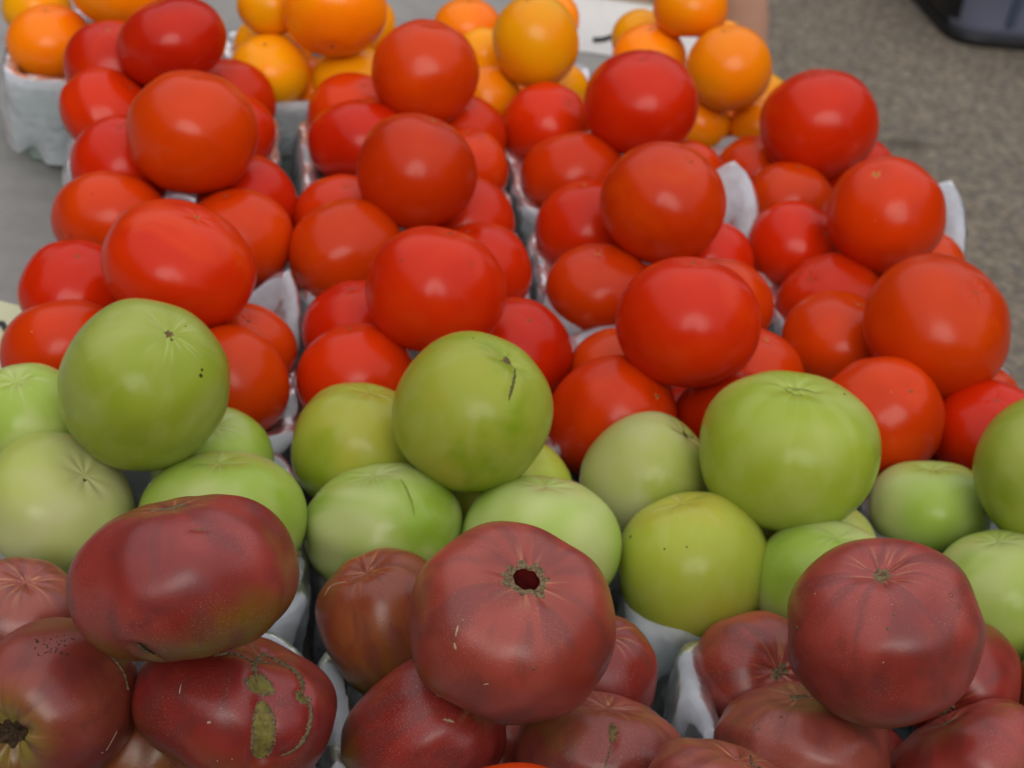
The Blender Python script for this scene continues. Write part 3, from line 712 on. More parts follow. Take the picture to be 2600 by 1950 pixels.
class Fruit:
    def __init__(self, i, kind, P, ax, A, C):
        rnd = random.Random(1000 + i)
        self.A, self.C = A, C
        self.lob, wob, self.td, self.tw, self.bd, self.bw = SHAPE[kind]
        self.k = rnd.randint(5, 8) if kind != 'p' else rnd.randint(7, 10)
        self.p0, self.p1 = rnd.uniform(0, 6.28), rnd.uniform(0, 6.28)
        if kind in 'ro':
            self.lob *= rnd.uniform(0.2, 1.6)
        self.h = [(np.array([rnd.gauss(0, 1) for _ in range(3)]) * s, rnd.uniform(0, 6.28), wob * w_) for s, w_ in ((1.2, 0.7), (1.9, 0.6), (3.0, 0.38), (4.6, 0.13))]
        self.hole = 0.0
        self.dents = []
        self.sq = {'p': 2.45, 'g': 2.2, 'r': 2.12, 'o': 2.1}[kind]
        z = Vector(ax).normalized()
        x = Vector((1, 0, 0)) - z * z.x
        x.normalize()
        y = z.cross(x)
        self.M = Matrix((x, y, z)).transposed().to_4x4()
        self.M.translation = P
    def surf(self, U):
        U = np.asarray(U, float)
        U = U / np.linalg.norm(U, axis=-1, keepdims=True)
        x, y, z = U[..., 0], U[..., 1], U[..., 2]
        th = np.arccos(np.clip(z, -1, 1))
        ph = np.arctan2(y, x)
        s = np.sin(th)
        lobe = 0.65 * np.cos(self.k * ph + self.p0) + 0.35 * np.cos((self.k - 3) * ph + self.p1)
        bx_ = (np.abs(s) ** self.sq + np.abs(z) ** self.sq) ** (-1 / self.sq)
        wgt = s * (0.55 + 0.45 * np.abs(z))
        rad = bx_ + self.lob * lobe * wgt
        for kv, p_, a_ in self.h:
            rad = rad + a_ * np.cos(U @ kv * 1.6 + p_)
        out = np.stack([self.A * x * rad, self.A * y * rad, self.C * np.sign(z) * np.abs(z) * rad], -1)
        out[..., 2] -= self.td * np.exp(-(th / self.tw) ** 2) * (1 + 0.35 * lobe * np.minimum(1, th / self.tw))
        out[..., 2] += self.bd * np.exp(-((np.pi - th) / self.bw) ** 2)
        for du, dr, dd in self.dents:
            ang = np.arccos(np.clip(U @ du, -1, 1)) * self.A
            out = out - U * (dd * np.exp(-(ang / dr) ** 2))[..., None]
        return out
    def lifted(self, D, Hs, e=0.01):
        """Points on the skin in directions D, moved out along the skin's normal by Hs."""
        U = np.asarray(D, float); U = U / np.linalg.norm(U, axis=1, keepdims=True)
        t1 = np.cross(U, (0.31, 0.77, 0.56)); t1 /= np.linalg.norm(t1, axis=1, keepdims=True)
        t2 = np.cross(U, t1)
        n_ = np.cross(self.surf(U + e * t1) - self.surf(U - e * t1), self.surf(U + e * t2) - self.surf(U - e * t2))
        n_ /= np.linalg.norm(n_, axis=1, keepdims=True)
        S = self.surf(U)
        n_ *= np.sign((n_ * S).sum(1, keepdims=True))
        return (S + n_ * np.asarray(Hs)[:, None]).tolist()
    def body(self, name, mat, nph, nth):
        th0 = self.hole
        q = np.linspace(0, 1, nth)
        th = th0 + (np.pi - th0) * (q - 0.10 * np.sin(2 * np.pi * q) / 2) if th0 == 0 else th0 + (np.pi - th0) * q ** 1.15
        th = th[1:-1] if th0 == 0 else th[:-1]
        ph = np.linspace(0, 2 * np.pi, nph, endpoint=False)
        TH, PH = np.meshgrid(th, ph, indexing='ij')
        U = np.stack([np.sin(TH) * np.cos(PH), np.sin(TH) * np.sin(PH), np.cos(TH)], -1)
        V = self.surf(U).reshape(-1, 3).tolist()
        n, m_ = nph, len(th)
        F = []
        for k in range(m_ - 1):
            for i in range(n):
                j = (i + 1) % n
                F.append((k * n + i, (k + 1) * n + i, (k + 1) * n + j, k * n + j))
        if th0 == 0:
            V.append(self.surf(np.array([0, 0, 1.0])).tolist())
            F += [(len(V) - 1, i, (i + 1) % n) for i in range(n)]
        V.append(self.surf(np.array([0, 0, -1.0])).tolist())
        F += [(len(V) - 1, (m_ - 1) * n + (i + 1) % n, (m_ - 1) * n + i) for i in range(n)]
        o = mesh_obj(name, V, F, mat)
        o.matrix_world = self.M
        self.o = o
        return o
    def patch(self, name, u0, rfun, mat, height=0.0004, rings=5, seg=36, inner=None):
        """A slightly raised patch that follows the skin round direction u0; rfun(angle) is its radius in metres."""
        u0 = np.asarray(u0, float); u0 = u0 / np.linalg.norm(u0)
        t1 = np.cross(u0, (0.2, 0.97, 0.1)); t1 /= np.linalg.norm(t1)
        t2 = np.cross(u0, t1)
        D_, H_, F = [], [], []
        for k in range(rings + 1):
            f_ = k / rings
            for i in range(seg):
                a_ = 2 * np.pi * i / seg
                R_ = rfun(a_)
                rr = (inner + (R_ - inner) * f_) if inner else R_ * f_
                d = u0 + (t1 * math.cos(a_) + t2 * math.sin(a_)) * rr / self.A
                hgt = height * (1 - f_ ** 3) - 0.00012 * f_
                D_.append(d); H_.append(hgt)
        V = self.lifted(D_, H_)
        for k in range(rings):
            for i in range(seg):
                j = (i + 1) % seg
                F.append((k * seg + i, k * seg + j, (k + 1) * seg + j, (k + 1) * seg + i))
        o = mesh_obj(name, V, F, mat, self.o)
        return o
    def ribbon(self, name, dirs, width, mat, height=0.0004, rnd=None, ragged=0.3, taper=True, n=26):
        D = [np.asarray(d, float) for d in dirs]
        if len(D) == 1:
            D = [D[0], D[0] + np.array([0.012, 0.01, 0.004])]
        t = np.linspace(0, len(D) - 1, n)
        pts = []
        for q in t:
            k = min(int(q), len(D) - 2); f_ = q - k
            p0 = D[max(k - 1, 0)]; p1 = D[k]; p2 = D[k + 1]; p3 = D[min(k + 2, len(D) - 1)]
            v_ = 0.5 * ((2 * p1) + (-p0 + p2) * f_ + (2 * p0 - 5 * p1 + 4 * p2 - p3) * f_ * f_ + (-p0 + 3 * p1 - 3 * p2 + p3) * f_ ** 3)
            pts.append(v_ / np.linalg.norm(v_))
        D_, H_, F = [], [], []
        for i, d in enumerate(pts):
            tg = pts[min(i + 1, n - 1)] - pts[max(i - 1, 0)]
            sd_ = np.cross(d, tg); sd_ /= max(np.linalg.norm(sd_), 1e-9)
            f_ = i / (n - 1)
            w_ = width / 2 * ((math.sin(math.pi * min(max(f_, 0.03), 0.97)) ** 0.5) if taper else 1.0)
            for k, s in enumerate((-1, -0.55, 0, 0.55, 1)):
                ww = w_ * (1 + (rnd.uniform(-ragged, ragged) if abs(s) == 1 else 0))
                dd = d + sd_ * s * ww / self.A
                hh = (-0.0001, height * 0.8, height, height * 0.8, -0.0001)[k] * (1 + rnd.uniform(-0.3, 0.3))
                D_.append(dd); H_.append(hh)
        V = self.lifted(D_, H_)
        for i in range(n - 1):
            for k in range(4):
                F.append((i * 5 + k, i * 5 + k + 1, i * 5 + 6 + k, i * 5 + 5 + k))
        return mesh_obj(name, V, F, mat, self.o)

def spiky(rnd, r, spikes=7, amp=0.5, el=1.0, ang=0.0, base=0.25):
    ph = [rnd.uniform(0, 6.28) for _ in range(4)]
    sa = [2 * math.pi * (k + rnd.uniform(-0.3, 0.3)) / spikes for k in range(spikes)]
    sh_ = [rnd.uniform(0.4, 1.0) for _ in range(spikes)]
    def f_(a_):
        s = max(h_ * max(0.0, 1 - abs((a_ - b_ + math.pi) % (2 * math.pi) - math.pi) / 0.32) for b_, h_ in zip(sa, sh_))
        e_ = math.sqrt((el * math.cos(a_ - ang)) ** 2 + (math.sin(a_ - ang) / el) ** 2)
        return r * e_ * (1 + amp * s + 0.10 * math.sin(3 * a_ + ph[0]) + 0.07 * math.sin(7 * a_ + ph[1])) 
    return f_

NAMES = {'r': 'red_tomato', 'g': 'green_tomato', 'p': 'purple_tomato', 'o': 'orange_tomato'}
GROUPS = {'r': 'red tomatoes heaped in boxes', 'g': 'green tomatoes heaped in boxes', 'p': 'purple tomatoes heaped in boxes', 'o': 'orange tomatoes heaped in boxes'}
# material choice for single fruits
PICK = {0: CRIMSON, 3: RED[1], 28: RED[1], 38: RED[1], 15: GREEN[0], 16: GREEN[2], 17: GREEN[3], 18: GREEN[2], 19: GREEN[2], 39: GREEN[1], 40: GREEN[1], 41: GREEN[2],
        42: GREEN[1], 43: GREEN[2], 63: GREEN[0], 64: GREEN[3], 65: GREEN[1], 66: GREEN[3], 67: GREEN[2], 86: GREEN[0], 87: GREEN[2], 88: GREEN[2],
        20: PURPLE[0], 21: PURPLE[4], 22: PURPLE[5], 23: PURPLE[3], 24: PURPLE[3], 44: PURPLE[1], 45: PURPLE[2], 46: PURPLE[3], 47: PURPLE[3], 48: PURPLE[4],
        68: PURPLE[1], 69: PURPLE[1], 70: PURPLE[4], 71: PURPLE[3], 72: PURPLE[0], 113: PURPLE[2], 115: PURPLE[4],
        90: ORANGE[2], 89: ORANGE[0], 91: ORANGE[1], 92: ORANGE[1], 93: ORANGE[0], 94: ORANGE[1], 95: ORANGE[1], 96: ORANGE[1], 97: ORANGE[1], 98: ORANGE[1],
        99: ORANGE[3], 100: ORANGE[2], 101: ORANGE[1], 102: ORANGE[0], 103: ORANGE[0], 104: ORANGE[1], 105: ORANGE[0], 106: ORANGE[0], 107: ORANGE[1], 108: ORANGE[0],
        109: ORANGE[0], 110: ORANGE[3], 111: ORANGE[0], 112: ORANGE[0], 30: RED[1], 49: RED[1], 33: RED[1], 73: RED[0], 58: RED[0], 10: RED[2], 35: RED[2], 81: RED[0], 75: RED[2], 78: RED[2], 114: RED[2]}
TWEAK = {20: dict(lob=0.030, k=9, sq=2.25), 44: dict(lob=0.022, k=8, td=0.0065, tw=0.42), 68: dict(lob=0.020, k=5, td=0.005, tw=0.30), 23: dict(lob=0.045, k=6, td=0.004), 63: dict(lob=0.014, k=7, td=0.0035, tw=0.35),
         39: dict(lob=0.022, k=5), 15: dict(lob=0.012, k=6), 70: dict(td=0.002), 22: dict(td=0.009, tw=0.30)}
WORDS = ('front left', 'front right', 'back left', 'back right', 'left side', 'right side', 'front middle', 'back middle', 'heart')
used_pos = {}
for key in [k_ for k_ in BOX if k_[1] >= 0]:          # the fruit at the bottom of each box that shows dark between the others
    kd = {0: 'p', 1: 'g', 5: 'o'}.get(key[1], 'r')
    TOM.append((kd, key[0], key[1], 'H', (BOX[key][0] + 0.002, BOX[key][1] + (0.012 if kd == 'p' else -0.016), 0.828 if kd == 'p' else 0.838), (0.1, 0.2, 0.97), 0.030, 0.0265, 0))
fruits = []
for i, (kind, c, r, layer, P, ax, A, C, has_pole) in enumerate(TOM):
    rnd = random.Random(77 + i)
    if layer == 'B' and kind in 'rg':                     # the lower fruit press into each other a little
        A, C = A * 1.06, C * 1.06
    fr = Fruit(i, kind, P, ax, A, C)
    for k_, v_ in TWEAK.get(i, {}).items():
        setattr(fr, k_, v_)
    if i == 44: fr.hole = 0.135
    near = P[1] < 0.25
    for ty, w_, dirs in MARKS.get(i, ()):                 # furrows under the cracks and pockets
        q_ = {'cork': (0.0022, 0.0012), 'crack': (0.0022, 0.0008), 'seam': (0.0028, 0.0010), 'slit2': (0.0048, 0.0022), 'pocket': (w_ / 2400, 0.0026), 'slit': (0.004, 0.0022), 'rot': (0.004, 0.0008)}.get(ty)
        if not q_ or (i == 22): continue
        D_ = [np.array(d_) for d_ in dirs]
        if ty == 'pocket': D_ = [np.mean(D_, 0)]
        for k_ in range(len(D_)):
            for f_ in ((0.0, 0.5) if k_ + 1 < len(D_) else (0.0,)):
                u_ = D_[k_] * (1 - f_) + (D_[k_ + 1] * f_ if f_ else 0)
                fr.dents.append((u_ / np.linalg.norm(u_), q_[0], q_[1] * (0.62 if len(D_) > 1 else 1)))
    mat = PICK.get(i)
    if mat is None:
        mat = {'r': RED, 'g': GREEN, 'o': ORANGE, 'p': PURPLE}[kind][rnd.choice((0, 0, 2)) if kind == 'r' else rnd.randrange(3)]
    o = fr.body(NAMES[kind], mat, 190 if fr.dents and kind == 'p' else (110 if near else 64), 130 if fr.dents and kind == 'p' else (80 if near else 44))
    # ---- which one it is
    bx, by, _ = BOX[(c, r)]
    word = {'r': 'red', 'g': 'green', 'p': 'purple', 'o': 'orange'}[kind]
    if i in LABELS:
        lab = LABELS[i]
    elif layer == 'H':
        lab = 'shaded %s tomato deep in the heart of the %s' % (word, pile(c, r))
    elif layer == 'T':
        lab = '%s tomato crowning the %s' % (word, pile(c, r))
    else:
        dx, dy = P[0] - bx, P[1] - by
        pref = ('%s %s' % ('front' if dy < 0.012 else 'back', 'left' if dx < 0 else 'right'))
        cand = [pref] + (['left side', 'right side'] if dx < 0 else ['right side', 'left side']) + ['back middle', 'front middle', 'middle']
        got = used_pos.setdefault((c, r), set())
        pos = next(w_ for w_ in cand if w_ not in got)
        got.add(pos)
        lab = '%s tomato at the %s of the %s' % (word, pos, pile(c, r))
    tag(o, lab, 'tomato', GROUPS[kind])
    fruits.append(fr)
    # ---- stem or blossom scar at the pole
    pole = (0, 0, 1)
    if has_pole or (kind in 'ro' and layer != 'H'):
        if kind == 'r':
            if i == 77:
                fr.patch('star_scar', pole, spiky(rnd, 0.0022, 5, 1.9), starm, 0.0002)
            elif rnd.random() < 0.4:
                fr.patch('star_scar', pole, spiky(rnd, 0.0015, 5, 1.0), starm, 0.0002)
            fr.patch('blossom_scar', pole, spiky(rnd, 0.0011, 4, 0.4), brownm, 0.0005, 3, 16)
        elif kind == 'o':
            fr.patch('blossom_scar', pole, spiky(rnd, 0.0013, 4, 0.4), brownm, 0.0005, 3, 16)
        elif kind == 'g' and i in (15, 63, 39, 64):
            fr.patch('stem_scar', pole, spiky(rnd, 0.0022, 6, 0.6), {15: brownm, 63: seamm, 39: brownm, 64: darkm}[i], 0.0003, 4, 30)
        elif kind == 'p':
            if i == 44:
                R0 = math.sin(fr.hole) * fr.A
                fr.patch('stem_scar', pole, spiky(rnd, 0.0078, 13, 0.55), cork, 0.0006, 6, 90, inner=R0 * 0.97)
                V, F, n_ = [], [], 40
                for k, (q, zz) in enumerate(((1.0, 0.0003), (0.95, -0.002), (0.88, -0.006), (0.7, -0.0105), (0.35, -0.013))):
                    for j in range(n_):
                        a_ = 2 * math.pi * j / n_
                        t_ = fr.hole * 1.02
                        s_ = fr.surf((math.sin(t_) * math.cos(a_), math.sin(t_) * math.sin(a_), math.cos(t_)))
                        V.append((s_[0] * q, s_[1] * q, s_[2] + zz))
                for k in range(4):
                    F += [(k * n_ + j, k * n_ + (j + 1) % n_, (k + 1) * n_ + (j + 1) % n_, (k + 1) * n_ + j) for j in range(n_)]
                F.append(tuple(range(4 * n_, 5 * n_)))
                mesh_obj('stem_cavity', V, F, cavity, o)
            elif i == 22:
                fr.patch('stem_scar', pole, spiky(rnd, 0.0062, 6, 0.4, 1.25, 0.7), darkm, 0.0004, 5, 50)
            elif i in (68, 69, 70, 71, 46, 20, 72):
                r0, el, an = {68: (0.0036, 1.25, 1.3), 69: (0.003, 1.5, 0.9), 70: (0.0030, 1.2, 0.1), 71: (0.0034, 1.5, 1.2), 46: (0.0032, 1.4, 2.4), 20: (0.0050, 1.25, 0.2), 72: (0.0028, 1.1, 0)}[i]
                fr.patch('stem_scar', pole, spiky(rnd, r0, 9, 0.8, el, an), cork, 0.0005, 5, 72)
    if kind == 'r' and layer != 'H' and P[1] < 0.52:      # pores and tiny scabs on the nearer red skins
        to_cam = fr.M.to_3x3().inverted() @ (CAM - Vector(P)).normalized()
        for _ in range(rnd.choice((0, 1, 1, 2, 3))):
            d_ = Vector(to_cam) * 0.9 + Vector((rnd.uniform(-1, 1), rnd.uniform(-1, 1), rnd.uniform(-1, 1))) * 0.75
            fr.patch('spot', d_.normalized(), spiky(rnd, rnd.uniform(0.0004, 0.0009), 4, 0.3), rnd.choice((darkm, starm, brownm)), 0.0002, 2, 10)
    # ---- cracks, scabs, flecks
    for ty, w_, dirs in MARKS.get(i, ()):
        w_ = w_ / 1000
        if ty == 'dot':
            fr.patch('spot', dirs[0], spiky(rnd, w_ / 2, 4, 0.4), darkm if kind != 'p' else brownm, 0.0003, 3, 14)
        elif ty == 'ring':
            fr.patch('spot', dirs[0], spiky(rnd, w_ / 2, 4, 0.1), brownm, 0.0001, 2, 18, inner=w_ * 0.34)
        elif ty == 'fleck':
            fr.ribbon('fleck', dirs, w_ * 0.8, palem, 0.0002, rnd, 0.5, n=9)
        elif ty == 'speck':
            fr.ribbon('dirt_speck', dirs, w_ * 0.7, darkm, 0.0002, rnd, 0.5, n=5)
        elif ty == 'crack':
            fr.ribbon('crack', dirs, w_ * 0.8, brownm if kind == 'p' else crackm, 0.0002, rnd, 0.7)
        elif ty == 'seam':
            fr.ribbon('seam', dirs, w_, seamm, 0.0002, rnd, 0.3)
        elif ty == 'cork':
            fr.ribbon('corky_crack', dirs, w_, cork, 0.0009, rnd, 0.6, n=48)
        elif ty == 'rot':
            fr.ribbon('brown_blemish', dirs, w_, brownm, 0.0002, rnd, 0.5)
        elif ty == 'slit':
            fr.ribbon('slit_edge', dirs, w_ * 1.5, cork, 0.0003, rnd, 0.3)
            fr.ribbon('slit', dirs, w_, darkm, 0.0006, rnd, 0.2)
        elif ty == 'pocket':
            md_ = np.mean(np.array(dirs), 0)
            fr.patch('pocket_edge', md_, spiky(rnd, w_ * 0.56, 5, 0.06), cork, 0.0005, 5, 40)
            fr.patch('healed_pocket', md_, spiky(rnd, w_ * 0.49, 3, 0.04), olive, 0.0008, 5, 40)
        elif ty == 'slit2':
            fr.ribbon('pocket_edge', dirs, w_ * 1.10, cork, 0.0006, rnd, 0.12, n=50)
            fr.ribbon('healed_pocket', dirs, w_ * 0.93, olive, 0.0010, rnd, 0.05, n=40)
# ------------------------------------------------------------------ price cards
def stroke(name, pts, w_, mat, parent, off):
    """A pen stroke lying on a card: pts in card coordinates (x, z)."""
    V, F = [], []
    for i, (x, z) in enumerate(pts):
        a_ = pts[max(i - 1, 0)]; b_ = pts[min(i + 1, len(pts) - 1)]
        d = Vector((b_[0] - a_[0], b_[1] - a_[1])).normalized()
        V += [(x - d.y * w_ / 2, off, z + d.x * w_ / 2), (x + d.y * w_ / 2, off, z - d.x * w_ / 2)]
        if i: F.append((2 * i - 2, 2 * i - 1, 2 * i + 1, 2 * i))
    return mesh_obj(name, V, F, mat, parent, smooth=False)
ink = plain('marker_ink', (0.02, 0.025, 0.03), (0.03, 0.035, 0.04), 50, 0.6, 0.0)
yel = plain('yellow_card', (0.56, 0.57, 0.36), (0.60, 0.60, 0.40), 60, 0.8, 0.1)
wht = plain('white_card', (0.78, 0.78, 0.76), (0.72, 0.72, 0.71), 30, 0.7, 0.1)
brn = plain('card_edge_tape', (0.36, 0.30, 0.21), (0.42, 0.35, 0.25), 40, 0.8, 0.1)

def card(name, loc, rz, lean, w_, h_, mat):
    root = empty(name, loc, rz)
    root.rotation_euler = (-lean, 0, rz)
    bm = bmesh.new()
    add_box(bm, (0, 0.001, h_ / 2), (w_, 0.0015, h_), bevel=0.0003)
    bm_obj('card', bm, mat, root)
    return root
yc = card('price_card', (-0.160, 0.412, TABLE_Z + 0.001), math.radians(-20), math.radians(46), 0.13, 0.044, yel)
tag(yc, 'pale yellow handwritten price card on the table at the left edge', 'price card')
for k, pts in enumerate([[(0.040, 0.032), (0.044, 0.029), (0.050, 0.030), (0.054, 0.026)], [(0.055, 0.027), (0.059, 0.025), (0.063, 0.026)], [(0.056, 0.014), (0.058, 0.010), (0.062, 0.009)],
                         [(-0.05, 0.012), (-0.045, 0.03), (-0.04, 0.012)], [(-0.03, 0.03), (-0.03, 0.012), (-0.02, 0.012)]]):
    stroke('pen_stroke', pts, 0.004, ink, yc, -0.0004)
wc = card('sign_card', (0.405, 1.005, TABLE_Z + 0.001), math.radians(-8), math.radians(20), 0.125, 0.052, wht)
tag(wc, 'white sign card with black marks standing behind the orange tomatoes', 'sign')
bm = bmesh.new(); add_box(bm, (0, 0.001, 0.0535), (0.126, 0.004, 0.003)); bm_obj('top_edge', bm, brn, wc)
for pts in ([(-0.008, 0.020), (-0.004, 0.026), (0.0, 0.020), (0.004, 0.016)], [(-0.036, 0.012), (-0.026, 0.014), (-0.016, 0.019)], [(0.02, 0.02), (0.035, 0.03), (0.045, 0.02)]):
    stroke('pen_stroke', pts, 0.005, ink, wc, -0.0004)

# ------------------------------------------------------------------ storage tote on the ground
tote_m = plain('tote_plastic', (0.14, 0.157, 0.235), (0.155, 0.172, 0.25), 12, 0.42, 0.05, 0.001, spec=0.4)
tote_r = plain('tote_rib', (0.05, 0.062, 0.11), (0.055, 0.068, 0.12), 12, 0.45, 0.0)
tote_d = plain('tote_foot_and_end_shade', (0.012, 0.012, 0.014), (0.018, 0.018, 0.02), 12, 0.5, 0.0)
tote = empty('storage_tote', (1.99, 3.455, 0), math.radians(1))
tag(tote, 'dark blue plastic storage tote on the ground at top right', 'storage tote')
def tring(hx, hy, r, z):
    return [(p[0], p[1], z) for p in rsq(64, hx, hy, r)]
rows = [tring(0.255, 0.205, 0.07, 0.022), tring(0.272, 0.222, 0.075, 0.06), tring(0.30, 0.25, 0.08, 0.32), tring(0.315, 0.265, 0.085, 0.325), tring(0.315, 0.265, 0.085, 0.345), tring(0.292, 0.242, 0.075, 0.345), tring(0.245, 0.195, 0.065, 0.03)]
vv, ff = loft(rows); ff.append(tuple(range(6 * 64, 7 * 64)))
ff.append(tuple(range(63, -1, -1)))
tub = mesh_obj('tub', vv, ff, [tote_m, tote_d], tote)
for p_ in tub.data.polygons:                     # shade on the short end, painted in as black
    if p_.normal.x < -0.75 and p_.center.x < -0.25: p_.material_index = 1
rows = [tring(0.25, 0.20, 0.068, 0.0), tring(0.258, 0.208, 0.07, 0.008), tring(0.262, 0.212, 0.07, 0.03), tring(0.24, 0.19, 0.06, 0.03)]
vv, ff = loft(rows)
mesh_obj('foot_ring', vv, ff, tote_d, tote)
for k, x in enumerate((-0.13, -0.02, 0.09, 0.19)):
    bm = bmesh.new()
    add_box(bm, (x * 1.04, -0.2375, 0.19), (0.022, 0.014, 0.25), Matrix.Rotation(math.radians(6.2), 3, 'X'), 0.004)
    bm_obj('rib', bm, tote_r, tote)

# ------------------------------------------------------------------ a person standing beyond the table
skinm = NT('person_skin')
ov, v, rnd_ = skinm.objvec()
skinm.l(skinm.mix(skinm.ramp(skinm.noise(v, 14, 3.0), 0.3, 0.7), (0.60, 0.345, 0.245), (0.54, 0.295, 0.205)), skinm.b.inputs['Base Color'])
skinm.b.inputs['Roughness'].default_value = 0.55
skinm.b.inputs['Subsurface Weight'].default_value = 0.1
skinm.b.inputs['Subsurface Radius'].default_value = (1, 0.3, 0.15)
skinm.b.inputs['Subsurface Scale'].default_value = 0.01
skinm = skinm.mat
cloth_s = plain('shorts_cloth', (0.06, 0.075, 0.10), (0.08, 0.095, 0.12), 60, 0.9, 0.3)
cloth_t = plain('shirt_cloth', (0.45, 0.45, 0.43), (0.52, 0.52, 0.50), 60, 0.9, 0.3)
shoe_m = plain('shoe', (0.05, 0.05, 0.055), (0.08, 0.08, 0.08), 60, 0.7, 0.3)
hair_m = plain('hair', (0.05, 0.03, 0.02), (0.09, 0.055, 0.03), 90, 0.6, 0.5)
def skin_mesh(name, verts, radii, edges, mat, parent=None, sub=2, root=0):
    me = bpy.data.meshes.new(name)
    me.from_pydata(verts, edges, [])
    me.materials.append(mat)
    o = bpy.data.objects.new(name, me)
    col.objects.link(o)
    if parent: o.parent = parent
    md = o.modifiers.new('skin', 'SKIN')
    md.use_smooth_shade = True
    for i, r_ in enumerate(radii):
        me.skin_vertices[0].data[i].radius = r_ if isinstance(r_, tuple) else (r_, r_)
    me.skin_vertices[0].data[root].use_root = True
    o.modifiers.new('sub', 'SUBSURF').levels = sub
    o.modifiers['sub'].render_levels = sub
    return o
# the person faces the stall (-y), walking to the left: local frame at the ankle of the near leg
PV = [(-.12, 0, .92), (-.12, 0, 1.10), (-.12, .01, 1.30), (-.12, .01, 1.42), (-.12, 0, 1.50), (-.12, -.02, 1.60), (-.12, -.02, 1.70),      # 0 pelvis .. 6 crown
      (-.03, 0, .88), (-.10, -.015, .48), (-.012, .0, .30), (.02, .015, .075), (.02, -.06, .045), (.02, -.15, .03),                             # 7-12 near leg
      (-.21, 0, .88), (-.23, .0, .48), (-.235, .03, .30), (-.24, .05, .075), (-.24, -.02, .045), (-.24, -.11, .03),                            # 13-18 far leg
      (.06, .01, 1.40), (.12, .02, 1.12), (.11, -.06, .88), (.105, -.09, .79),                                                                # 19-22 arm
      (-.30, .01, 1.40), (-.36, .02, 1.12), (-.35, -.06, .88), (-.345, -.09, .79)]
PR = [(.14, .10), (.13, .095), (.155, .10), (.12, .085), .052, (.075, .09), (.06, .075), .085, .056, .055, .036, (.04, .032), (.038, .022), .085, .056, .055, .036, (.04, .032), (.038, .022),
      .05, .04, .03, .034, .05, .04, .03, .034]
PE = [(0, 1), (1, 2), (2, 3), (3, 4), (4, 5), (5, 6), (0, 7), (7, 8), (8, 9), (9, 10), (10, 11), (11, 12), (0, 13), (13, 14), (14, 15), (15, 16), (16, 17), (17, 18),
      (3, 19), (19, 20), (20, 21), (21, 22), (3, 23), (23, 24), (24, 25), (25, 26)]
person = skin_mesh('person', PV, PR, PE, skinm)
person.location = PERSON
tag(person, 'person with bare legs standing beyond the orange tomatoes, only a shin in view', 'person')
skin_mesh('shorts', [PV[0], PV[7], (-.065, -.01, .60), PV[13], (-.222, 0, .60)], [(.155, .115), .10, .085, .10, .085], [(0, 1), (1, 2), (0, 3), (3, 4)], cloth_s, person)
skin_mesh('shirt', [(-.12, 0, .94), PV[1], PV[2], PV[3], PV[19], (.10, .015, 1.24), PV[23], (-.34, .015, 1.24)], [(.155, .115), (.145, .11), (.168, .113), (.125, .095), .062, .06, .062, .06],
          [(0, 1), (1, 2), (2, 3), (3, 4), (4, 5), (3, 6), (6, 7)], cloth_t, person)
skin_mesh('hair', [(-.12, .01, 1.67), (-.12, .02, 1.73)], [(.078, .092), (.06, .07)], [(0, 1)], hair_m, person)
for q in (10, 16):
    a_, b_, c_ = PV[q], PV[q + 1], PV[q + 2]
    skin_mesh('shoe', [(a_[0], a_[1] + .02, .05), (b_[0], b_[1], .045), (c_[0], c_[1] - .01, .035)], [(.048, .046), (.05, .042), (.045, .03)], [(0, 1), (1, 2)], shoe_m, person)
for hx, sgn in ((22, 1), (26, -1)):
    hb = PV[hx]
    for k in range(4):
        bx_ = hb[0] + sgn * 0.0; by_ = hb[1] - 0.03 + 0.019 * k
        ln = (.065, .078, .074, .058)[k]
        skin_mesh('finger', [(bx_, by_, hb[2] - .02), (bx_ - sgn * .006, by_ - .004, hb[2] - .02 - ln * .55), (bx_ - sgn * .022, by_ - .008, hb[2] - .02 - ln)], [.0095, .009, .0075], [(0, 1), (1, 2)], skinm, person, 1)
    skin_mesh('thumb', [(hb[0], hb[1] - .025, hb[2] + .02), (hb[0] - sgn * .012, hb[1] - .055, hb[2] - .005), (hb[0] - sgn * .016, hb[1] - .065, hb[2] - .035)], [.011, .0105, .0085], [(0, 1), (1, 2)], skinm, person, 1)

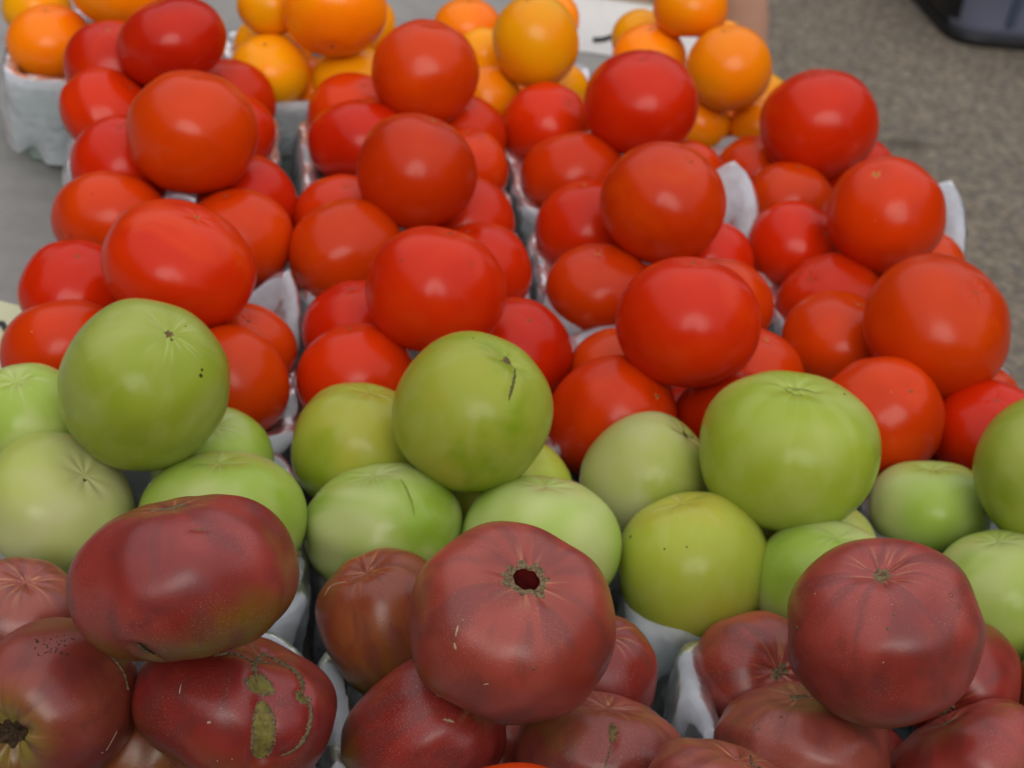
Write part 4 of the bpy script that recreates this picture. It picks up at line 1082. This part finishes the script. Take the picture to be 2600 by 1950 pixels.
# ------------------------------------------------------------------ the photographer behind the camera, whose body shades the front rows
dark_t = plain('dark_shirt_cloth', (0.035, 0.038, 0.045), (0.05, 0.052, 0.06), 60, 0.9, 0.3)
QV = [tuple(p_) for p_ in PV]
QV[19], QV[20], QV[21], QV[22] = (.07, .01, 1.40), (.13, .10, 1.17), (.02, .25, 1.28), (-.03, .30, 1.34)
QV[23], QV[24], QV[25], QV[26] = (-.31, .01, 1.40), (-.37, .10, 1.17), (-.26, .25, 1.28), (-.21, .30, 1.34)
QV[8], QV[9], QV[10], QV[11], QV[12] = (-.02, .0, .48), (-.015, -.01, .30), (-.01, -.015, .075), (-.01, .06, .045), (-.01, .15, .03)
QV[14], QV[15], QV[16], QV[17], QV[18] = (-.22, .0, .48), (-.225, -.01, .30), (-.23, -.015, .075), (-.23, .06, .045), (-.23, .15, .03)
ph = skin_mesh('person', QV, PR, PE, skinm)
ph.location = (0.18, -1.0, 0)
tag(ph, 'photographer in a dark shirt standing behind the camera, out of the picture', 'person')
skin_mesh('trousers', [QV[0], QV[7], (-.02, 0, .50), (-.012, -.01, .12), QV[13], (-.22, 0, .50), (-.228, -.01, .12)], [(.155, .115), .10, .08, .07, .10, .08, .07], [(0, 1), (1, 2), (2, 3), (0, 4), (4, 5), (5, 6)], cloth_s, ph)
skin_mesh('shirt', [(-.12, 0, .90), QV[1], QV[2], QV[3], QV[19], (.13, .07, 1.20), QV[23], (-.37, .07, 1.20)], [(.165, .12), (.165, .12), (.185, .12), (.13, .10), .07, .062, .07, .062],
          [(0, 1), (1, 2), (2, 3), (3, 4), (4, 5), (3, 6), (6, 7)], dark_t, ph)
skin_mesh('hair', [(-.12, -.01, 1.68), (-.12, -.02, 1.74)], [(.082, .095), (.062, .07)], [(0, 1)], hair_m, ph)
for q in (10, 16):
    a_, b_, c_ = QV[q], QV[q + 1], QV[q + 2]
    skin_mesh('shoe', [(a_[0], a_[1] - .02, .05), (b_[0], b_[1], .045), (c_[0], c_[1] + .01, .035)], [(.048, .046), (.05, .042), (.045, .03)], [(0, 1), (1, 2)], shoe_m, ph)
